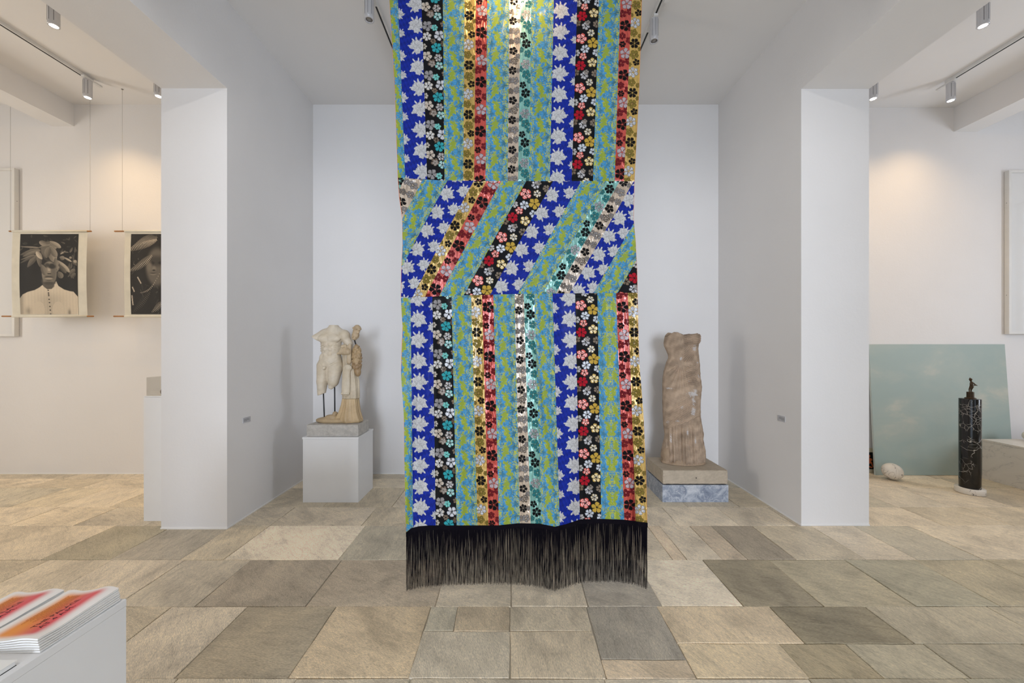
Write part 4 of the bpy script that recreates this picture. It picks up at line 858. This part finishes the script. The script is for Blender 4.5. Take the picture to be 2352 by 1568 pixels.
# ------------------------------------------------------------------ left room: hanging photographs
def paint_portrait():
    W_, H_ = 260, 360; X, Y = np.meshgrid(np.linspace(60, 1105, W_), np.linspace(50, 1500, H_)); I = np.full(X.shape, 27.0)
    r = np.random.default_rng(3)
    nz = sum(np.sin(X*r.uniform(-.02, .02)+Y*r.uniform(-.02, .02)+r.uniform(0, 6)) for _ in range(8))/8; I += 7*nz
    def shape(mask, val): 
        nonlocal I; I = I*(1-mask)+val*mask
    def leaf(x0, y0, x1, y1, w, v, mid=.25):
        L = math.hypot(x1-x0, y1-y0); dx, dy = (x1-x0)/L, (y1-y0)/L; u = ((X-x0)*dx+(Y-y0)*dy)/L; t = (-(X-x0)*dy+(Y-y0)*dx)
        ww = w*np.sqrt(np.clip(np.sin(np.clip(u, 0, 1)**1.25*PI), 0, 1)); m = sst(ww-np.abs(t), -3, 5)*((u > 0) & (u < 1))
        shape(m, v*(1-.30*sst(t, -w, w))+12*np.exp(-(t/4)**2)-14*(1-u))
    def blob(cx, cy, a, b, v, soft=.12, ang=0):
        c, s_ = math.cos(ang), math.sin(ang); p, q_ = (X-cx)*c+(Y-cy)*s_, -(X-cx)*s_+(Y-cy)*c
        shape(1-sst(np.hypot(p/a, q_/b), 1-soft, 1+soft), v)
    for _ in range(26):
        a, b = r.uniform(60, 1100), r.uniform(60, 420); g = r.uniform(0, 6.3); leaf(a, b, a+90*math.cos(g), b+60*math.sin(g), r.uniform(10, 22), r.uniform(50, 84))
    for _ in range(14):
        a, b = r.uniform(800, 1090), r.uniform(250, 820); g = r.uniform(.5, 2.4); leaf(a, b, a+90*math.cos(g), b+110*math.sin(g), r.uniform(14, 26), r.uniform(60, 105))
    sh = Y-np.interp(X, [60, 110, 200, 330, 420, 470, 560, 640, 720, 760, 860, 960, 1030, 1105], [1210, 1140, 1095, 1060, 1010, 970, 1050, 1040, 900, 985, 1050, 1080, 1090, 1180])
    m = sst(sh, -4, 10); bl = 184-22*sst(Y, 1050, 1250)*np.exp(-((X-600)/260.0)**2)+2.5*np.sin(X*.11)-40*np.exp(-((X-205)/50.0)**2-((Y-1440)/70.0)**2)-60*np.exp(-((X-945)/26.0)**2-((Y-1470)/60.0)**2)-45*(1-sst(X, 60, 170))+8*np.sin(X*.33)*np.exp(-((X-560)/60.0)**2)
    # head and neck first, shirt over
    blob(590, 980, 112, 120, 88); blob(596, 760, 136, 215, 118, .08); blob(670, 760, 50, 170, 92, .6); blob(560, 900, 90, 60, 104, .5)
    shape(m, bl); blob(590, 985, 92, 52, 78, .2); blob(585, 940, 110, 26, 66, .5)
    blob(640, 630, 70, 42, 40, .5); blob(500, 640, 50, 34, 46, .5); blob(592, 690, 24, 80, 152, .6); blob(555, 750, 14, 12, 92, .4); blob(592, 770, 38, 12, 54, .4); blob(588, 735, 24, 12, 120, .6)
    blob(588, 816, 66, 15, 84, .4); blob(588, 832, 78, 8, 42, .3); blob(588, 856, 64, 19, 138, .4); blob(588, 888, 48, 10, 78, .5)
    for cx in (400, 745): 
        rr = np.hypot((X-cx)/105, (Y-1420)/150); shape((rr < 1)*.85, 178+8*np.sin(np.arctan2(Y-1420, X-cx)*34)*(rr > .8))
    for y_ in (1070, 1115, 1140, 1165, 1232, 1290, 1360, 1425, 1495): blob(575+ (y_-1070)*.07, y_, 13, 10, 40, .4)
    for a in ((570, 540, 700, 270, 60), (560, 300, 700, 540, 75), (540, 270, 640, 520, 60)): pass
    blob(570, 330, 140, 150, 92, .15); blob(600, 450, 110, 90, 84, .2); blob(590, 490, 70, 40, 44, .5)
    for (x0, y0_, x1, y1_, w, v) in ((70, 430, 420, 330, 48, 104), (110, 460, 430, 350, 38, 120), (200, 655, 370, 430, 52, 110), (430, 650, 400, 400, 50, 112), (70, 580, 330, 440, 24, 96), (75, 520, 330, 430, 18, 118), (60, 280, 420, 300, 16, 140), (380, 300, 640, 240, 20, 130),
        (560, 250, 400, 190, 46, 138), (600, 210, 720, 310, 50, 150), (590, 180, 800, 300, 44, 158), (600, 260, 690, 560, 78, 150), (600, 280, 730, 470, 56, 132), (540, 490, 580, 290, 60, 118), (470, 510, 355, 370, 44, 186), (450, 600, 545, 800, 56, 124), (700, 480, 740, 690, 50, 128),
        (750, 530, 965, 745, 40, 166), (845, 470, 1000, 555, 20, 176), (790, 420, 875, 365, 16, 176), (780, 470, 870, 500, 40, 130), (800, 370, 940, 385, 12, 120), (760, 600, 900, 760, 36, 96), (760, 730, 830, 850, 52, 116), (960, 780, 1060, 690, 44, 108), (990, 850, 1070, 760, 34, 98), (1010, 540, 1090, 580, 46, 116), (730, 740, 780, 640, 22, 130)):
        leaf(x0, y0_, x1, y1_, w, v)
    blob(1060, 548, 26, 26, 150, .4); blob(975, 480, 26, 22, 130, .4); blob(560, 610, 40, 30, 60, .6); blob(640, 640, 66, 36, 42, .5)
    I += r.normal(0, 2.5, I.shape); I = np.clip((I-60)*1.12+62, 14, 214)
    return np.stack([I*1.02, I*.95, I*.84], -1)
def paint_fern():
    W_, H_ = 250, 380; X, Y = np.meshgrid(np.linspace(0, 940, W_), np.linspace(0, 970, H_)); I = np.full(X.shape, 32.0); r = np.random.default_rng(8)
    def shape(m, v):
        nonlocal I; I = I*(1-m)+v*m
    def blob(cx, cy, a, b, v, soft=.2): shape(1-sst(np.hypot((X-cx)/a, (Y-cy)/b), 1-soft, 1+soft), v)
    for _ in range(60):
        a, b, g = r.uniform(0, 940), r.uniform(0, 970), r.uniform(0, 3.1); L = r.uniform(30, 120); u = (X-a)*math.cos(g)+(Y-b)*math.sin(g); t = -(X-a)*math.sin(g)+(Y-b)*math.cos(g); shape(((u > 0) & (u < L) & (np.abs(t) < r.uniform(3, 9)))*.8, r.uniform(45, 78))
    blob(420, 400, 175, 230, 96); blob(400, 330, 150, 60, 60, .6); blob(340, 350, 40, 18, 40, .4); blob(480, 350, 40, 18, 40, .4); blob(372, 420, 34, 30, 120, .6); blob(372, 440, 24, 10, 50, .5); blob(360, 480, 52, 20, 118, .4); blob(360, 474, 50, 6, 50, .5); blob(300, 395, 40, 60, 112, .6)
    def frond(x0, y0, x1, y1, n, L, sag, v):
        for i in range(n):
            q_ = i/(n-1); cx, cy = x0+(x1-x0)*q_, y0+(y1-y0)*q_-sag*math.sin(q_*PI); ln = L*math.sin(.25+q_*2.6)
            for sgn in (1, -.7):
                g = math.atan2(y1-y0, x1-x0)+sgn*1.15; u = (X-cx)*math.cos(g)+(Y-cy)*math.sin(g); t = -(X-cx)*math.sin(g)+(Y-cy)*math.cos(g)
                shape(((u > -3) & (u < ln) & (np.abs(t-(u/ln)**2*8) < 6*(1-np.clip(u/ln, 0, 1)*.6)))*1.0, v*(.75+.25*q_) if sgn > 0 else v*.6)
    frond(-20, 190, 400, 60, 22, 90, 30, 208); frond(0, 440, 330, 260, 18, 60, -10, 190); frond(160, 710, 460, 480, 16, 16, -60, 205); frond(-20, 430, 120, 300, 3, 40, 0, 120)
    frond(30, 940, 300, 700, 16, 60, 0, 84); frond(600, 60, 900, 300, 20, 80, 30, 170); frond(560, 700, 900, 820, 18, 70, 40, 120); frond(330, 940, 480, 830, 10, 50, 0, 170)
    for a in ((30, 640, 60, 700), (110, 520, 170, 600), (20, 740, 34, 860)):
        u = ((X-a[0])*(a[2]-a[0])+(Y-a[1])*(a[3]-a[1]))/((a[2]-a[0])**2+(a[3]-a[1])**2); t = np.hypot(X-(a[0]+u*(a[2]-a[0])), Y-(a[1]+u*(a[3]-a[1]))); shape(((u > 0) & (u < 1) & (t < 9))*1.0, 170)
    I += r.normal(0, 2.5, I.shape); I = np.clip(I, 20, 215); return np.stack([I*1.02, I*.95, I*.85], -1)
M_CLOTH = simple('scroll_canvas', rgb(212, 207, 192), .9, bump=.15, bscale=300); M_WOOD = simple('scroll_rod_wood', rgb(160, 112, 62), .55, var=.15, scale=20)
M_WIRE = simple('hanging_wire', (.32, .30, .27, 1), .5); M_STI = simple('rolled_canvas', rgb(218, 213, 198), .85)
YS = 4.235
def scroll(pxl, pxr, prl, prr, img, label, wires, rt, rb):
    xc = (xat(pxl, YS)+xat(pxr, YS))/2; zt, zb = HC-(531-VY)*YS/FPX, HC-(727-VY)*YS/FPX
    o = empty('hanging_photograph', (xc, YS, zb), label, 'photograph', 'photographs hung from the ceiling as scrolls'); H = zt-zb; w = (xat(pxr, YS)-xat(pxl, YS))/2
    def sheet(nm, x0, x1, z0, z1, off, col, mat, nr, nc):
        u = np.linspace(0, 1, nc)[None]; t = np.linspace(0, 1, nr)[:, None]; x = x0+(x1-x0)*u+0*t; z = z1+(z0-z1)*t+0*u
        y = off-.010*np.sin(z/H*PI)+.0012*np.sin(x*40)*np.sin(z*3); return grid(nm, np.stack([x, y, z], -1), col, o, mat)
    sheet('canvas', -w, w, .012, H-.008, 0, None, M_CLOTH, 30, 24)
    pl_, pr_ = xat(prl, YS)-xc, xat(prr, YS)-xc; zt2, zb2 = HC-(537.5-VY)*YS/FPX-zb, HC-(721.5-VY)*YS/FPX-zb
    sheet('print', pl_, pr_, zb2, zt2, -.0025, s2l(img), M_PRINT, img.shape[0], img.shape[1])
    for z, (a, b) in ((H, rt), (0.004, rb)):
        a, b = xat(a, YS)-xc, xat(b, YS)-xc
        nm = 'top_rod' if z > .1 else 'bottom_rod'
        rod = tube(nm, [(a, 0, z), (a+.004, 0, z), (b-.004, 0, z), (b, 0, z)], [.006, .0085, .0085, .006], M_WOOD, o, 12); tube('canvas_roll', [(-w, 0, z), (w, 0, z)], .0125, M_STI, rod, 14)
    for px in wires:
        x = xat(px, YS)-xc; tube('hanging_wire', [(x, 0, H+.005), (x, 0, CZ-zb-.004)], .0011, M_WIRE, o, 6); lathe('ceiling_hook', [(.010, CZ-zb-.006), (.010, CZ-zb-.001)], M_WIRE, o, 16, c=(x, 0))
scroll(29, 201, 48, 181, paint_portrait(), 'hanging black and white portrait, woman in white blouse under leaves, left edge', (24, 207), (21, 210), (4.5, 215))
scroll(287, 459, 302, 438, paint_fern(), 'hanging black and white photograph of ferns and a half-hidden face beside the left pier', (281, 465), (263, 482), (261, 486))
# plinth with glass cover half behind the left pier
tag(box('narrow_plinth', -3.170, XL0-.012, 3.29, 3.66, 0, 1.063, M_WHITE), 'tall narrow white plinth with glass cover beside the left pier', 'plinth')
npl = bpy.data.objects['narrow_plinth']; box('top_board', -3.170, XL0-.012, 3.288, 3.66, 1.0645, 1.074, M_WHITE, npl)
k = NT('clear_glass'); k.N.remove(k.b); out = k.N['Material Output']; tr = k.N.new('ShaderNodeBsdfTransparent'); tr.inputs[0].default_value = (.95, .95, .94, 1); gl = k.N.new('ShaderNodeBsdfGlossy'); gl.inputs['Roughness'].default_value = .02
mx = k.N.new('ShaderNodeMixShader'); mx.inputs[0].default_value = .08; k.l(tr.outputs[0], mx.inputs[1]); k.l(gl.outputs[0], mx.inputs[2]); k.l(mx.outputs[0], out.inputs['Surface'])
GC = empty('glass_cover', (-3.037, 3.475, 1.0745), 'clear glass box cover on top of the narrow white plinth', 'glass cover')
for a in ((-.125, -.121, -.17, .17, 0, .155), (.121, .125, -.17, .17, 0, .155), (-.121, .121, -.17, -.166, 0, .155), (-.121, .121, .166, .17, 0, .155), (-.125, .125, -.17, .17, .1552, .159)): box('glass_pane', *a, k.m, GC)
M_POT = simple('dark_brown_clay', rgb(88, 64, 38), .5, var=.3, scale=60)
tag(lathe('small_vessel', [(.004, 0), (.010, .001), (.017, .016), (.019, .03), (.014, .045), (.007, .052), (.010, .058), (.006, .058)], M_POT, None, 28), 'tiny dark brown vessel under the glass cover by the pier', 'vessel').location = (-3.083, 3.375, 1.0745)
# ------------------------------------------------------------------ foreground plinth with booklets
ZP = .800
FGP = tag(box('display_plinth', -1.92, -1.072, .42, 1.062, 0, ZP-.0195, M_WHITE), 'white display plinth in the near left corner carrying booklets', 'plinth')
box('top_board', -1.921, -1.0715, .419, 1.0625, ZP-.019, ZP, M_WHITE, FGP, bevel=.0007)
M_PAPER = simple('page_paper', (.84, .83, .80, 1), .7, var=.02); M_TXT = simple('booklet_ink', rgb(46, 18, 20), .7); M_TXT2 = simple('booklet_small_print', rgb(186, 96, 50), .7)
M_COVER = attr_mat('booklet_cover', .38)
def glyphs(text, size):
    cu = bpy.data.curves.new('t', 'FONT'); cu.body = text; cu.size = size; cu.resolution_u = 2; ob = bpy.data.objects.new('t', cu); COL.objects.link(ob)
    dg_ = bpy.context.evaluated_depsgraph_get(); me = bpy.data.meshes.new_from_object(ob.evaluated_get(dg_)); bpy.data.objects.remove(ob); bpy.data.curves.remove(cu)
    v = np.array([tuple(a.co) for a in me.vertices]); f = [list(p.vertices) for p in me.polygons]; bpy.data.meshes.remove(me); return v, f
BWD, BLN, BTH = .140, .182, .0036
def curl(x, y, a): u = x/BWD+.5; return a*(.0085*np.exp(-((u-.80)/.22)**2)-.0016*np.exp(-((u-.22)/.16)**2)+.004*sst(u, -.2, 1))*(.35+.65*sst(y, .02, .18))+a*.004*np.exp(-((u-.12)/.12)**2)*sst(y, .12, .19)+a*.0035*(1-sst(y, 0, .05))*sst(u, .25, .8)
def booklet(x, y, z, rz, lvl, top, label, grp, proto={}):
    o = empty('booklet', (x, y, z), label, 'booklet', grp, rz); a0 = lvl
    n, m = 26, 30; U, T = np.meshgrid(np.linspace(-BWD/2, BWD/2, n), np.linspace(0, BLN, m), indexing='ij')
    def surf(nm, z0, mat, col=None, inset=0, a=a0): 
        X = U*(1-inset); P = np.stack([X, T+inset*.1*BLN, z0+curl(U, T, a)], -1); return grid(nm, P, col, o, mat, flip=True)
    # pages: closed block
    zb_, zt_ = .0004, BTH-.0010
    ring = np.array([(-1, 0), (1, 0)]); P = []
    for (zz) in (zb_, zt_):
        P.append(np.stack([U*.985, T*.985+.0015, zz+curl(U, T, a0 if zz > .001 else max(0, a0-.17))], -1))
    V = np.concatenate([P[0].reshape(-1, 3), P[1].reshape(-1, 3)]); N_ = n*m; F0 = grid_faces(n, m); Fs = [F0, F0[:, ::-1]+N_]
    idx = np.arange(N_).reshape(n, m); per = np.concatenate([idx[:, 0], idx[-1, 1:], idx[-2::-1, -1], idx[0, -2:0:-1]]); p2 = np.roll(per, -1)
    Fs.append(np.stack([per, p2, p2+N_, per+N_], -1)); add('pages', mesh_np('pages', V, np.concatenate(Fs), False), o, M_PAPER)
    u, v = (U/BWD+.5), T/BLN
    g = sst(u, .04, .24)*(1-sst(u, .74, .93))*sst(v, .02, .12)*(1-sst(v, .86, .99)); c0 = s2l((238, 146, 52)); c1 = s2l((222, 66, 78)); k_ = sst(u+.22*(v-.5), .22, .72)[..., None]
    cc = c0*(1-k_)+c1*k_; col = s2l((244, 238, 232))*(1-g[..., None])+cc*g[..., None]
    n2, m2_ = U.shape
    surf('cover', BTH, M_COVER, col); surf('back_cover', 0, M_PAPER, None, 0, max(0, a0-.17))
    if top:
        for txt, sz, ux, uy, mt, nm in (('THE PALACE', .0175, .60, .22, M_TXT, 'title'), ('AT 4 A.M.', .0175, .74, .20, M_TXT, 'title')):
            vv, ff = glyphs(txt, sz); xx = (ux-.5)*BWD-vv[:, 1]*-1*-1; yy = uy*BLN+vv[:, 0]
            xx = (ux-.5)*BWD-vv[:, 1]; V2 = np.stack([xx, yy, BTH+.0004+curl(xx, yy, a0)], -1); add(nm, mesh_np(nm, V2, ff, False), o, mt)
        r = random.Random(5); V2, F2 = [], []
        for L in range(9):
            ux = .20+.034*L; yy = .30*BLN+r.uniform(0, .02)
            end = (.86 if L < 7 else .7)*BLN
            while yy < end:
                w = r.uniform(.002, .007); x0 = (ux-.5)*BWD; b = len(V2)
                for (a_, b_) in ((x0, yy), (x0+.0013, yy), (x0+.0013, yy+w), (x0, yy+w)): V2.append((a_, b_, BTH+.0005+float(curl(np.array(a_), np.array(b_), a0))))
                F2.append([b, b+1, b+2, b+3]); yy += w+.0012
        tag(add('small_print', mesh_np('small_print', np.array(V2), F2, False), o, M_TXT2), kind='stuff')
    return o
for sx, n, dz, who in ((-1.1525, 6, .0, 'right-hand'), (-1.3035, 5, .0, 'left-hand')):
    for i in range(n):
        off = (.0010*(n-1-i)) + random.uniform(-.0006, .0006)
        pos = 'topmost' if i == n-1 else 'lowest' if i == 0 else ['', 'second from bottom', 'third from bottom', 'fourth from bottom', 'fifth from bottom'][i]
        booklet(sx+off*.9, .872+off*.2, ZP+.0003+i*(BTH+.0010)+.0, random.uniform(-.004, .004), .32+.16*i, i == n-1, 'white booklet with orange to red cover, %s in the %s stack' % (pos, who), 'booklets on the near plinth')
NB = empty('paper_pad', (-1.19, .60, ZP), 'thick cream paper pad in front of the booklets on the near plinth', 'paper pad')
box('pad_sheets', -.10, .10, -.13, .240, .0006, .0105, M_PAPER, NB, bevel=.0016); box('pad_cover', -.101, .1015, -.13, .2415, .0107, .0118, M_COVER if False else M_PAPER, NB, bevel=.0004); box('pad_back_board', -.1, .101, -.13, .241, .0, .0006, M_IRON, NB)
